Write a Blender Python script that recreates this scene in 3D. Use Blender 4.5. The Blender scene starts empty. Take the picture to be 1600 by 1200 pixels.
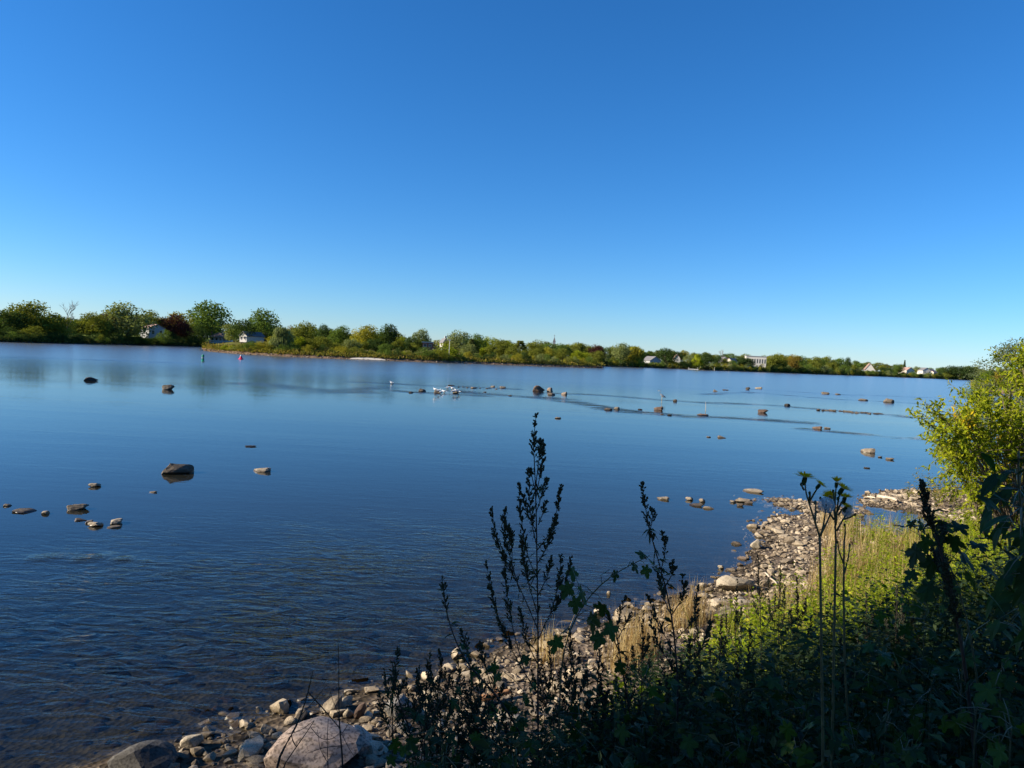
import bpy, bmesh, math, random
import numpy as np
from mathutils import Vector, Matrix

random.seed(7)
RNG = np.random.default_rng(11)
sc = bpy.context.scene
col = sc.collection
R = math.radians

# ------------------------------------------------------------------ camera
F, CX, CY = 1100.0, 800.0, 600.0          # focal length and centre in the photo's 1600x1200 pixels
CAMZ = 4.0
PITCH = -math.atan(46.9 / F)
ROLL = math.atan(0.05)
fw = Vector((0, math.cos(PITCH), math.sin(PITCH)))
r0 = Vector((1, 0, 0))
u0 = r0.cross(fw)
rt = (r0 * math.cos(ROLL) + u0 * math.sin(ROLL)).normalized()
up = rt.cross(fw)
cam_d = bpy.data.cameras.new('camera')
cam = bpy.data.objects.new('camera', cam_d)
col.objects.link(cam)
m = Matrix((rt, up, -fw)).transposed().to_4x4()
m.translation = Vector((0, 0, CAMZ))
cam.matrix_world = m
cam_d.sensor_fit = 'HORIZONTAL'
cam_d.sensor_width = 36
cam_d.lens = 36 * F / 1600
cam_d.clip_start = 0.05
cam_d.clip_end = 12000
sc.camera = cam

# ------------------------------------------------------------------ light
SUN_EL, SUN_AZ = 26.0, -97.0               # azimuth from +Y, clockwise
sun_vec = Vector((math.sin(R(SUN_AZ)) * math.cos(R(SUN_EL)), math.cos(R(SUN_AZ)) * math.cos(R(SUN_EL)), math.sin(R(SUN_EL))))
w = bpy.data.worlds.new('World')
sc.world = w
w.use_nodes = True
nt = w.node_tree
nt.nodes.clear()
sky = nt.nodes.new('ShaderNodeTexSky')
sky.sky_type = 'NISHITA'
sky.sun_disc = False
sky.sun_elevation = R(SUN_EL)
sky.sun_rotation = R(SUN_AZ)
sky.altitude = 50
sky.air_density = 1.03
sky.dust_density = 0.03
sky.ozone_density = 10.0
hs = nt.nodes.new('ShaderNodeHueSaturation')
hs.inputs['Saturation'].default_value = 1.1
bg = nt.nodes.new('ShaderNodeBackground')
bg.inputs['Strength'].default_value = 0.073
wo = nt.nodes.new('ShaderNodeOutputWorld')
nt.links.new(sky.outputs[0], hs.inputs['Color'])
nt.links.new(hs.outputs[0], bg.inputs['Color'])
nt.links.new(bg.outputs[0], wo.inputs['Surface'])
sl = bpy.data.lights.new('sun', 'SUN')
sl.energy = 5.0
sl.angle = R(0.53)
sl.color = (1.0, 0.87, 0.68)
so = bpy.data.objects.new('sun', sl)
col.objects.link(so)
so.rotation_mode = 'QUATERNION'
so.rotation_quaternion = sun_vec.to_track_quat('Z', 'Y')
so.location = (-60, -10, 60)
sc.view_settings.view_transform = 'Standard'
sc.view_settings.look = 'None'
sc.view_settings.gamma = 1
sc.view_settings.exposure = 1.2
sc.view_settings.use_curve_mapping = False
sc.render.engine = 'CYCLES'
sc.cycles.max_bounces = 8
sc.cycles.transparent_max_bounces = 10
sc.cycles.use_denoising = True
sc.cycles.caustics_reflective = False
sc.cycles.caustics_refractive = False

# ------------------------------------------------------------------ pixel -> place helpers
def ray(px, py):
    return (fw * F + rt * (px - CX) - up * (py - CY)).normalized()

def G(px, py, z=0.0):
    """the spot at height z that is seen at photo pixel (px, py)"""
    d = ray(px, py)
    t = (z - CAMZ) / d.z
    return Vector((d.x * t, d.y * t, z))

def PW(px, py, y):
    """the spot at distance y in front of the viewer that is seen at the pixel"""
    d = ray(px, py)
    t = y / d.y
    return Vector((d.x * t, y, CAMZ + d.z * t))

def project(p):
    v = Vector(p) - Vector((0, 0, CAMZ))
    zc = v.dot(fw)
    return CX + F * v.dot(rt) / zc, CY - F * v.dot(up) / zc

# ------------------------------------------------------------------ object helpers
def tag(o, label=None, cat=None, group=None, kind=None):
    if label: o['label'] = label
    if cat: o['category'] = cat
    if group: o['group'] = group
    if kind: o['kind'] = kind
    return o

def empty(name, loc=(0, 0, 0), rz=0.0):
    o = bpy.data.objects.new(name, None)
    col.objects.link(o)
    o.location = loc
    o.rotation_euler = (0, 0, rz)
    o.empty_display_size = 0.1
    return o

def link(name, me, parent=None, mat=None):
    o = bpy.data.objects.new(name, me)
    col.objects.link(o)
    if parent is not None: o.parent = parent
    if mat is not None and not me.materials: me.materials.append(mat)
    return o

def frame_of(d):
    d = np.asarray(d, float); d = d / (np.linalg.norm(d) + 1e-9)
    a = np.array([0, 0, 1.0]) if abs(d[2]) < 0.9 else np.array([1.0, 0, 0])
    s = np.cross(a, d); s /= np.linalg.norm(s)
    return s, np.cross(d, s), d

class MB:
    """collects pieces of one mesh; every face carries a random 'tint' for colour variety"""
    def __init__(s):
        s.v, s.q, s.t, s.qt, s.tt, s.n = [], [], [], [], [], 0
    def add(s, V, Q=None, T=None, tint=None):
        V = np.asarray(V, float).reshape(-1, 3)
        for arr, F_, Tn, k in ((s.q, Q, s.qt, 4), (s.t, T, s.tt, 3)):
            if F_ is not None and len(F_):
                F_ = np.asarray(F_, int).reshape(-1, k)
                arr.append(F_ + s.n)
                if tint is None: Tn.append(RNG.random(len(F_)))
                else: Tn.append(np.broadcast_to(np.asarray(tint, float), (len(F_),)).copy())
        s.v.append(V); s.n += len(V)
    def tube(s, pts, rad, sides=5, tint=None):
        pts = np.asarray([tuple(p) for p in pts], float)
        k = len(pts)
        rad = np.broadcast_to(np.asarray(rad, float), (k,))
        d = np.gradient(pts, axis=0)
        V = []
        for i in range(k):
            a, b, _ = frame_of(d[i])
            ang = np.arange(sides) * 2 * np.pi / sides
            V.append(pts[i] + rad[i] * (np.cos(ang)[:, None] * a + np.sin(ang)[:, None] * b))
        V = np.concatenate(V)
        i, j = np.meshgrid(np.arange(k - 1), np.arange(sides), indexing='ij')
        i, j = i.ravel(), j.ravel(); j2 = (j + 1) % sides
        Q = np.stack([i * sides + j, i * sides + j2, (i + 1) * sides + j2, (i + 1) * sides + j], 1)
        n = len(V)
        V = np.concatenate([V, pts[:1], pts[-1:]])
        jj = np.arange(sides); kk = (jj + 1) % sides
        T = np.concatenate([np.stack([kk, jj, np.full(sides, n)], 1), np.stack([(k - 1) * sides + jj, (k - 1) * sides + kk, np.full(sides, n + 1)], 1)])
        s.add(V, Q, T, tint)
    def leaves(s, P, D, N, L, W, tint=None, fold=0.15, droop=0.0):
        """flat lozenge leaves: base P, direction D, normal N, length L, width W"""
        P = np.asarray(P, float); n = len(P)
        if n == 0: return
        D = D / (np.linalg.norm(D, axis=1, keepdims=True) + 1e-9)
        S = np.cross(D, N); S /= (np.linalg.norm(S, axis=1, keepdims=True) + 1e-9)
        U = np.cross(S, D)
        L = np.broadcast_to(np.asarray(L, float), (n,))[:, None]
        W = np.broadcast_to(np.asarray(W, float), (n,))[:, None]
        mid = P + D * L * 0.45
        V = np.stack([P, mid + S * W * .5 + U * W * fold, P + D * L - np.array([0, 0, 1.0]) * L * droop, mid - S * W * .5 + U * W * fold], 1).reshape(-1, 3)
        s.add(V, np.arange(4 * n).reshape(-1, 4), None, tint)
    def octas(s, P, r, D=None, stretch=1.6, tint=None):
        """small bud-like eight-sided grains"""
        P = np.asarray(P, float); n = len(P)
        if n == 0: return
        r = np.broadcast_to(np.asarray(r, float), (n,))[:, None]
        if D is None: D = np.tile([0, 0, 1.0], (n, 1))
        D = D / (np.linalg.norm(D, axis=1, keepdims=True) + 1e-9)
        A = np.cross(D, np.array([0.31, 0.95, 0.05])); A /= (np.linalg.norm(A, axis=1, keepdims=True) + 1e-9)
        B = np.cross(D, A)
        V = np.stack([P + A * r, P + B * r, P - A * r, P - B * r, P + D * r * stretch, P - D * r * stretch], 1).reshape(-1, 3)
        b = np.array([[0, 1, 4], [1, 2, 4], [2, 3, 4], [3, 0, 4], [1, 0, 5], [2, 1, 5], [3, 2, 5], [0, 3, 5]])
        T = (np.arange(n)[:, None, None] * 6 + b[None]).reshape(-1, 3)
        if tint is not None: tint = np.repeat(np.broadcast_to(np.asarray(tint, float), (n,)), 8)
        s.add(V, None, T, tint)
    def box(s, lo, hi, tint=0.5):
        (x0, y0, z0), (x1, y1, z1) = lo, hi
        V = [(x0, y0, z0), (x1, y0, z0), (x1, y1, z0), (x0, y1, z0), (x0, y0, z1), (x1, y0, z1), (x1, y1, z1), (x0, y1, z1)]
        s.add(V, [(0, 3, 2, 1), (4, 5, 6, 7), (0, 1, 5, 4), (1, 2, 6, 5), (2, 3, 7, 6), (3, 0, 4, 7)], None, tint)
    def lathe(s, prof, sides=14, tint=0.5, c=(0, 0, 0)):
        ang = np.arange(sides) * 2 * np.pi / sides
        V = np.concatenate([np.stack([c[0] + r * np.cos(ang), c[1] + r * np.sin(ang), np.full(sides, c[2] + z)], 1) for r, z in prof])
        k = len(prof)
        i, j = np.meshgrid(np.arange(k - 1), np.arange(sides), indexing='ij')
        i, j = i.ravel(), j.ravel(); j2 = (j + 1) % sides
        s.add(V, np.stack([i * sides + j, i * sides + j2, (i + 1) * sides + j2, (i + 1) * sides + j], 1), None, tint)
    def mesh(s, name, smooth=False):
        me = bpy.data.meshes.new(name)
        V = np.concatenate(s.v).astype(np.float32)
        q = np.concatenate(s.q) if s.q else np.zeros((0, 4), int)
        t = np.concatenate(s.t) if s.t else np.zeros((0, 3), int)
        nq, n3 = len(q), len(t)
        me.vertices.add(len(V)); me.vertices.foreach_set('co', V.ravel())
        me.loops.add(4 * nq + 3 * n3)
        me.loops.foreach_set('vertex_index', np.concatenate([q.ravel(), t.ravel()]).astype(np.int32))
        me.polygons.add(nq + n3)
        me.polygons.foreach_set('loop_start', np.concatenate([np.arange(nq) * 4, 4 * nq + np.arange(n3) * 3]).astype(np.int32))
        me.update(calc_edges=True)
        me.polygons.foreach_set('use_smooth', np.full(nq + n3, bool(smooth)))
        a = me.attributes.new('tint', 'FLOAT', 'FACE')
        a.data.foreach_set('value', np.concatenate(([np.concatenate(s.qt)] if s.qt else []) + ([np.concatenate(s.tt)] if s.tt else [])).astype(np.float32))
        return me
    def build(s, name, mat, parent=None, smooth=False):
        return link(name, s.mesh(name, smooth), parent, mat)

def copy_tree(o, parent=None):
    c = o.copy()
    col.objects.link(c)
    c.parent = parent
    for ch in o.children:
        copy_tree(ch, c)
    return c

# ------------------------------------------------------------------ materials
def new_mat(name):
    mt = bpy.data.materials.new(name)
    mt.use_nodes = True
    n = mt.node_tree
    n.nodes.clear()
    return mt, n, n.nodes.new('ShaderNodeOutputMaterial')

def ramp(n, fac, stops):
    r = n.nodes.new('ShaderNodeValToRGB')
    e = r.color_ramp.elements
    while len(e) > 1: e.remove(e[-1])
    e[0].position, e[0].color = stops[0][0], (*stops[0][1], 1)
    for p, c in stops[1:]:
        x = e.new(p); x.color = (*c, 1)
    n.links.new(fac, r.inputs[0])
    return r.outputs[0]

def leaf_mat(name, stops, trans=0.35, objcol=False, gloss=0.0, tcol=(1.25, 1.2, 0.5)):
    mt, n, out = new_mat(name)
    at = n.nodes.new('ShaderNodeAttribute'); at.attribute_name = 'tint'
    c = ramp(n, at.outputs['Fac'], stops)
    if objcol:
        oi = n.nodes.new('ShaderNodeObjectInfo')
        mx = n.nodes.new('ShaderNodeMix'); mx.data_type = 'RGBA'; mx.blend_type = 'MULTIPLY'
        mx.inputs[0].default_value = 1
        n.links.new(c, mx.inputs[6]); n.links.new(oi.outputs['Color'], mx.inputs[7])
        c = mx.outputs[2]
    d = n.nodes.new('ShaderNodeBsdfPrincipled')
    d.inputs['Roughness'].default_value = 0.55 if gloss else 0.8
    d.inputs['Specular IOR Level'].default_value = gloss
    n.links.new(c, d.inputs['Base Color'])
    tr = n.nodes.new('ShaderNodeBsdfTranslucent')
    tm = n.nodes.new('ShaderNodeMix'); tm.data_type = 'RGBA'; tm.blend_type = 'MULTIPLY'; tm.inputs[0].default_value = 1
    n.links.new(c, tm.inputs[6]); tm.inputs[7].default_value = (*tcol, 1)
    n.links.new(tm.outputs[2], tr.inputs[0])
    ms = n.nodes.new('ShaderNodeMixShader'); ms.inputs[0].default_value = trans
    n.links.new(d.outputs[0], ms.inputs[1]); n.links.new(tr.outputs[0], ms.inputs[2])
    n.links.new(ms.outputs[0], out.inputs[0])
    return mt

def plain_mat(name, c, rough=0.7, noise=0.15, scale=8, objcol=False, spec=0.3):
    mt, n, out = new_mat(name)
    d = n.nodes.new('ShaderNodeBsdfPrincipled')
    tc = n.nodes.new('ShaderNodeTexCoord')
    nz = n.nodes.new('ShaderNodeTexNoise'); nz.inputs['Scale'].default_value = scale; nz.inputs['Detail'].default_value = 4
    n.links.new(tc.outputs['Object'], nz.inputs['Vector'])
    lo = tuple(x * (1 - noise * 1.6) for x in c); hi = tuple(min(1, x * (1 + noise * 1.6)) for x in c)
    cc = ramp(n, nz.outputs[0], [(0.3, lo), (0.7, hi)])
    if objcol:
        oi = n.nodes.new('ShaderNodeObjectInfo')
        mx = n.nodes.new('ShaderNodeMix'); mx.data_type = 'RGBA'; mx.blend_type = 'MULTIPLY'; mx.inputs[0].default_value = 1
        n.links.new(cc, mx.inputs[6]); n.links.new(oi.outputs['Color'], mx.inputs[7]); cc = mx.outputs[2]
    n.links.new(cc, d.inputs['Base Color'])
    d.inputs['Roughness'].default_value = rough
    d.inputs['Specular IOR Level'].default_value = spec
    n.links.new(d.outputs[0], out.inputs[0])
    return mt

def stone_mat(name, stops, scale=6.0, use_obj=True, speck=0.35, bump=0.5, tintmix=False, wetgloss=True):
    """weathered rock: mottled colour, dark specks, a wet band just above the water level"""
    mt, n, out = new_mat(name)
    L = n.links.new
    d = n.nodes.new('ShaderNodeBsdfPrincipled')
    geo = n.nodes.new('ShaderNodeNewGeometry')
    tc = n.nodes.new('ShaderNodeTexCoord')
    nz = n.nodes.new('ShaderNodeTexNoise'); nz.inputs['Scale'].default_value = scale; nz.inputs['Detail'].default_value = 8; nz.inputs['Roughness'].default_value = 0.65
    L(geo.outputs['Position'], nz.inputs['Vector'])
    f = nz.outputs[0]
    if tintmix or use_obj:
        if tintmix:
            at = n.nodes.new('ShaderNodeAttribute'); at.attribute_name = 'tint'; rnd = at.outputs['Fac']
        else:
            oi = n.nodes.new('ShaderNodeObjectInfo'); rnd = oi.outputs['Random']
        ma = n.nodes.new('ShaderNodeMath'); ma.operation = 'MULTIPLY_ADD'; ma.inputs[1].default_value = 0.55
        ms = n.nodes.new('ShaderNodeMath'); ms.operation = 'SUBTRACT'; ms.inputs[1].default_value = 0.275
        L(rnd, ma.inputs[0]); L(nz.outputs[0], ma.inputs[2]); L(ma.outputs[0], ms.inputs[0]); f = ms.outputs[0]
    c = ramp(n, f, stops)
    sp = n.nodes.new('ShaderNodeTexNoise'); sp.inputs['Scale'].default_value = scale * 11; sp.inputs['Detail'].default_value = 3
    L(geo.outputs['Position'], sp.inputs['Vector'])
    spr = ramp(n, sp.outputs[0], [(0.36, (1 - speck,) * 3), (0.5, (1, 1, 1)), (0.66, (1 + speck * .3,) * 3)])
    mx = n.nodes.new('ShaderNodeMix'); mx.data_type = 'RGBA'; mx.blend_type = 'MULTIPLY'; mx.inputs[0].default_value = 1
    L(c, mx.inputs[6]); L(spr, mx.inputs[7])
    sep = n.nodes.new('ShaderNodeSeparateXYZ'); L(geo.outputs['Position'], sep.inputs[0])
    mr = n.nodes.new('ShaderNodeMapRange'); mr.inputs[1].default_value = 0.015; mr.inputs[2].default_value = 0.06; mr.inputs[3].default_value = 1; mr.inputs[4].default_value = 0
    L(sep.outputs[2], mr.inputs[0])
    wet = n.nodes.new('ShaderNodeMix'); wet.data_type = 'RGBA'; wet.blend_type = 'MULTIPLY'
    L(mr.outputs[0], wet.inputs[0]); L(mx.outputs[2], wet.inputs[6]); wet.inputs[7].default_value = (0.36, 0.33, 0.27, 1)
    L(wet.outputs[2], d.inputs['Base Color'])
    rr = n.nodes.new('ShaderNodeMapRange'); rr.inputs[3].default_value = 0.85; rr.inputs[4].default_value = 0.35
    L(mr.outputs[0], rr.inputs[0]); L(rr.outputs[0], d.inputs['Roughness'])
    d.inputs['Specular IOR Level'].default_value = 0.3 if wetgloss else 0.0
    bp = n.nodes.new('ShaderNodeBump'); bp.inputs['Strength'].default_value = bump; bp.inputs['Distance'].default_value = 0.03
    L(nz.outputs[0], bp.inputs['Height']); L(bp.outputs[0], d.inputs['Normal'])
    L(d.outputs[0], out.inputs[0])
    return mt

M = {}
M['far_leaf'] = leaf_mat('far_foliage', [(0, (0.75, 0.8, 0.65)), (0.5, (1.3, 1.3, 1.05)), (1, (1.9, 1.85, 1.35))], 0.32, objcol=True)
M['bark'] = plain_mat('bark', (0.10, 0.08, 0.06), 0.9, 0.25, 3)
M['bare_bark'] = plain_mat('bare_bark', (0.20, 0.17, 0.15), 0.9, 0.2, 3)
M['rock'] = stone_mat('river_rock', [(0.25, (0.075, 0.06, 0.045)), (0.5, (0.16, 0.13, 0.095)), (0.75, (0.26, 0.22, 0.165))], 5)
M['rust_rock'] = stone_mat('rusty_river_rock', [(0.25, (0.075, 0.048, 0.035)), (0.5, (0.145, 0.10, 0.07)), (0.75, (0.24, 0.185, 0.14))], 4)
M['dark_rock'] = stone_mat('dark_river_rock', [(0.25, (0.035, 0.03, 0.025)), (0.5, (0.085, 0.07, 0.055)), (0.75, (0.16, 0.135, 0.10))], 5)
M['pale_rock'] = stone_mat('pale_river_rock', [(0.25, (0.15, 0.12, 0.085)), (0.5, (0.26, 0.22, 0.16)), (0.75, (0.36, 0.31, 0.23))], 6)
M['granite'] = stone_mat('pink_granite', [(0.25, (0.24, 0.175, 0.135)), (0.5, (0.37, 0.285, 0.225)), (0.75, (0.45, 0.37, 0.30))], 3.2, speck=0.6)
M['slab'] = stone_mat('grey_slab', [(0.25, (0.07, 0.066, 0.06)), (0.5, (0.13, 0.125, 0.115)), (0.75, (0.20, 0.19, 0.175))], 4, speck=0.5)
M['beach'] = stone_mat('shore_stones', [(0.15, (0.10, 0.077, 0.052)), (0.5, (0.26, 0.21, 0.145)), (0.85, (0.47, 0.40, 0.295))], 7)
M['beach_mass'] = stone_mat('small_shore_stones', [(0.15, (0.09, 0.068, 0.047)), (0.5, (0.245, 0.195, 0.135)), (0.85, (0.45, 0.38, 0.275))], 7, tintmix=True)
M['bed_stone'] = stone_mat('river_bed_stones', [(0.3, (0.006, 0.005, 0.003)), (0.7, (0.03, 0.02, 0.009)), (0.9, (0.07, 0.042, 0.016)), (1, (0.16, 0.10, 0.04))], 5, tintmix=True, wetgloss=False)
M['white'] = plain_mat('white_paint', (0.48, 0.465, 0.43), 0.6, 0.06, 2)
M['cream'] = plain_mat('cream_wall', (0.55, 0.50, 0.42), 0.7, 0.08, 2)
M['grey_wall'] = plain_mat('grey_wall', (0.30, 0.31, 0.33), 0.7, 0.08, 2)
M['brick'] = plain_mat('red_wall', (0.28, 0.10, 0.07), 0.8, 0.15, 3)
M['roof_brown'] = plain_mat('brown_roof', (0.24, 0.16, 0.125), 0.8, 0.15, 1.5)
M['roof_grey'] = plain_mat('grey_roof', (0.14, 0.14, 0.15), 0.8, 0.12, 1.5)
M['roof_pink'] = plain_mat('pinkish_roof', (0.34, 0.22, 0.19), 0.8, 0.12, 1.5)
M['glass'] = plain_mat('window_glass', (0.04, 0.05, 0.06), 0.08, 0.05, 1, spec=0.6)
M['green_paint'] = plain_mat('green_buoy_paint', (0.01, 0.26, 0.14), 0.4, 0.08, 3)
M['red_paint'] = plain_mat('red_buoy_paint', (0.55, 0.02, 0.06), 0.4, 0.08, 3)
M['gull_white'] = plain_mat('white_feathers', (0.80, 0.80, 0.80), 0.7, 0.04, 6)
M['gull_grey'] = plain_mat('grey_feathers', (0.38, 0.40, 0.43), 0.7, 0.06, 6)
M['heron_grey'] = plain_mat('heron_feathers', (0.16, 0.18, 0.22), 0.7, 0.12, 6)
M['beak'] = plain_mat('beak', (0.55, 0.36, 0.05), 0.5, 0.05, 6)
M['wood'] = plain_mat('drift_wood', (0.42, 0.35, 0.27), 0.85, 0.2, 9)
M['rust_wood'] = plain_mat('orange_brown_log', (0.33, 0.17, 0.08), 0.85, 0.25, 9)
M['metal'] = plain_mat('pale_metal', (0.55, 0.55, 0.53), 0.5, 0.05, 3)
M['mug_stem'] = plain_mat('mugwort_stem', (0.045, 0.032, 0.028), 0.8, 0.2, 30)
M['mug_bud'] = leaf_mat('mugwort_buds', [(0, (0.030, 0.030, 0.024)), (0.6, (0.055, 0.060, 0.040)), (1, (0.085, 0.085, 0.055))], 0.12)
M['mug_leaf'] = leaf_mat('mugwort_leaves', [(0, (0.022, 0.038, 0.022)), (1, (0.055, 0.085, 0.045))], 0.25)
M['seed_stalk'] = leaf_mat('brown_seed_heads', [(0, (0.07, 0.045, 0.03)), (1, (0.17, 0.115, 0.075))], 0.2)
M['thistle_stem'] = plain_mat('sow_thistle_stem', (0.09, 0.085, 0.045), 0.6, 0.2, 30)
M['sepal'] = leaf_mat('dark_green_sepals', [(0, (0.02, 0.04, 0.02)), (1, (0.05, 0.08, 0.03))], 0.15)
M['petal'] = leaf_mat('yellow_petals', [(0, (0.70, 0.40, 0.004)), (1, (0.88, 0.60, 0.01))], 0.5, tcol=(1.1, 1.1, 0.6))
M['fluff'] = leaf_mat('white_fluff', [(0, (0.55, 0.58, 0.62)), (1, (0.75, 0.77, 0.80))], 0.5, tcol=(1, 1, 1))
M['twig'] = plain_mat('dry_twig', (0.06, 0.048, 0.04), 0.85, 0.2, 30)
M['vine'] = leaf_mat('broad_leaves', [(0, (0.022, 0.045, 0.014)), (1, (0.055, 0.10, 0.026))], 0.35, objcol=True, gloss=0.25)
M['shrub_leaf'] = leaf_mat('shrub_leaves', [(0, (0.07, 0.11, 0.010)), (0.5, (0.19, 0.235, 0.014)), (1, (0.33, 0.34, 0.02))], 0.42)
M['yellow_leaf'] = leaf_mat('yellow_leaves', [(0, (0.42, 0.27, 0.01)), (1, (0.60, 0.46, 0.03))], 0.4, tcol=(1.1, 1, 0.5))
M['willow_leaf'] = leaf_mat('silvery_leaves', [(0, (0.06, 0.085, 0.04)), (0.5, (0.12, 0.15, 0.07)), (1, (0.2, 0.22, 0.12))], 0.35)
M['weed'] = leaf_mat('weed_leaves', [(0, (0.065, 0.115, 0.010)), (0.5, (0.19, 0.26, 0.016)), (0.9, (0.34, 0.37, 0.03)), (1, (0.50, 0.44, 0.05))], 0.45)
M['under'] = leaf_mat('shade_toned_undergrowth', [(0, (0.012, 0.024, 0.010)), (0.6, (0.03, 0.055, 0.018)), (1, (0.07, 0.10, 0.04))], 0.3, gloss=0.15)  # dark leaf colours carry part of the shade over the near bank
M['grass'] = leaf_mat('grass_blades', [(0, (0.09, 0.14, 0.015)), (0.6, (0.20, 0.23, 0.03)), (1, (0.36, 0.31, 0.08))], 0.4)
M['dry_grass'] = leaf_mat('dry_reddish_grass', [(0, (0.22, 0.14, 0.06)), (0.5, (0.36, 0.27, 0.12)), (1, (0.54, 0.46, 0.24))], 0.35, tcol=(1.2, 1, 0.7))

# ------------------------------------------------------------------ near bank: shoreline, ground, river bed
shore_px = [(150, 1205), (230, 1172), (300, 1150), (420, 1122), (520, 1098), (620, 1068), (720, 1040), (800, 1010), (900, 984),
            (1000, 952), (1080, 928), (1120, 912), (1150, 898), (1172, 872), (1190, 845), (1185, 815), (1215, 806), (1262, 803),
            (1240, 793), (1215, 783), (1270, 784), (1310, 790), (1345, 803), (1340, 822), (1390, 836), (1440, 838), (1470, 822), (1440, 803), (1395, 796), (1350, 790),
            (1352, 776), (1385, 767), (1440, 765), (1508, 766)]
SHORE = [(p.x, p.y) for p in (G(*q) for q in shore_px)]
LAND = [(-60, 20), (-30, 12), (-16, 9), (-11, 7.5), (-8, 5.2), (-6, 4.9), (-4.7, 5.5)] + SHORE + \
       [(17.5, 26), (24, 33), (40, 57), (58, 84), (90, 115), (260, 140), (260, -70), (-60, -70)]
LAND = np.array(LAND)

def sdf(x, y, poly=LAND):
    """signed distance to a shoreline, positive inland"""
    x = np.asarray(x, float); y = np.asarray(y, float)
    d = np.full(x.shape, 1e9); inside = np.zeros(x.shape, bool)
    n = len(poly)
    for i in range(n):
        ax, ay = poly[i]; bx, by = poly[(i + 1) % n]
        ex, ey = bx - ax, by - ay
        t = np.clip(((x - ax) * ex + (y - ay) * ey) / (ex * ex + ey * ey + 1e-12), 0, 1)
        d = np.minimum(d, np.hypot(x - ax - t * ex, y - ay - t * ey))
        c = ((ay > y) != (by > y))
        with np.errstate(divide='ignore', invalid='ignore'):
            xi = ax + (y - ay) * ex / (ey if ey != 0 else 1e-12)
        inside ^= c & (x < xi)
    return np.where(inside, d, -d)

def hnoise(x, y, s):
    return (np.sin(x * s * 1.3 + 1.7 * np.sin(y * s * .9)) * np.cos(y * s * 1.1 + 1.3 * np.sin(x * s * .7 + 2))) 

def ground_z(x, y):
    s = sdf(x, y)
    t = np.clip((s - 1.6) / 5.6, 0, 1)
    z = np.where(s > 0, 0.085 * np.minimum(s, 1.6) + 2.3 * t * t * (3 - 2 * t), 0.0)
    deep = -0.06 - 0.055 * (-s) - 0.3 * np.clip((-s - 6) / 20, 0, 1)
    z = np.where(s <= 0, np.maximum(deep * np.clip(-s / 0.8, 0, 1) , -1.6), z)
    amp = np.clip((s + 3) / 6, 0.25, 1)
    return z + amp * (0.035 * hnoise(x, y, 1.9) + 0.02 * hnoise(x + 9, y - 4, 4.7))

def gz(x, y):
    return float(ground_z(np.array([x]), np.array([y]))[0])

def axis(lo, a, b, hi, step, g=1.18):
    mid = list(np.arange(a, b, step))
    outp, s, x = [], step, b
    while x < hi: outp.append(x); s *= g; x += s
    outp.append(hi)
    ins, s, x = [], step, a
    while x > lo: s *= g; x -= s; ins.append(max(x, lo))
    return np.array(sorted(set(ins)) + mid + outp)

gx, gy = axis(-90, -7, 18, 260, 0.17), axis(-70, 0, 28, 160, 0.17)
X, Y = np.meshgrid(gx, gy)
Z = ground_z(X, Y)
mb = MB()
ny, nx = X.shape
i, j = np.meshgrid(np.arange(ny - 1), np.arange(nx - 1), indexing='ij')
k = (i * nx + j).ravel()
mb.add(np.stack([X, Y, Z], -1), np.stack([k, k + 1, k + nx + 1, k + nx], 1))

def ground_mat():
    mt, n, out = new_mat('bank_ground')
    L = n.links.new
    geo = n.nodes.new('ShaderNodeNewGeometry')
    sep = n.nodes.new('ShaderNodeSeparateXYZ'); L(geo.outputs['Position'], sep.inputs[0])
    nz = n.nodes.new('ShaderNodeTexNoise'); nz.inputs['Scale'].default_value = 3.5; nz.inputs['Detail'].default_value = 9; nz.inputs['Roughness'].default_value = 0.7
    L(geo.outputs['Position'], nz.inputs['Vector'])
    vo = n.nodes.new('ShaderNodeTexVoronoi'); vo.inputs['Scale'].default_value = 16
    L(geo.outputs['Position'], vo.inputs['Vector'])
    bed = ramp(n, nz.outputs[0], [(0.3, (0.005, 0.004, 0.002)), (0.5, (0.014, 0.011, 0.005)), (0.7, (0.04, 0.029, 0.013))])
    grit = ramp(n, vo.outputs['Color'], [(0.2, (0.05, 0.04, 0.03)), (0.6, (0.13, 0.10, 0.075)), (0.9, (0.22, 0.18, 0.135))])
    soil = ramp(n, nz.outputs[0], [(0.3, (0.022, 0.018, 0.012)), (0.6, (0.06, 0.045, 0.028))])
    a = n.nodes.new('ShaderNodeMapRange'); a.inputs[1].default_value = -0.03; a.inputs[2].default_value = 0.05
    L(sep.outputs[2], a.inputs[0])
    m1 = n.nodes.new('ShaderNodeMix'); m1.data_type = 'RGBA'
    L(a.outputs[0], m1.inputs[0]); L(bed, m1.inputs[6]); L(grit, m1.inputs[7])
    b = n.nodes.new('ShaderNodeMapRange'); b.inputs[1].default_value = 0.28; b.inputs[2].default_value = 0.7
    L(sep.outputs[2], b.inputs[0])
    m2 = n.nodes.new('ShaderNodeMix'); m2.data_type = 'RGBA'
    L(b.outputs[0], m2.inputs[0]); L(m1.outputs[2], m2.inputs[6]); L(soil, m2.inputs[7])
    d = n.nodes.new('ShaderNodeBsdfPrincipled'); d.inputs['Roughness'].default_value = 0.95; d.inputs['Specular IOR Level'].default_value = 0.05
    L(m2.outputs[2], d.inputs['Base Color'])
    bp = n.nodes.new('ShaderNodeBump'); bp.inputs['Strength'].default_value = 0.6; bp.inputs['Distance'].default_value = 0.04
    L(vo.outputs['Distance'], bp.inputs['Height']); L(bp.outputs[0], d.inputs['Normal'])
    L(d.outputs[0], out.inputs[0])
    return mt
tag(mb.build('ground', ground_mat(), None, True), kind='structure')

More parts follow.
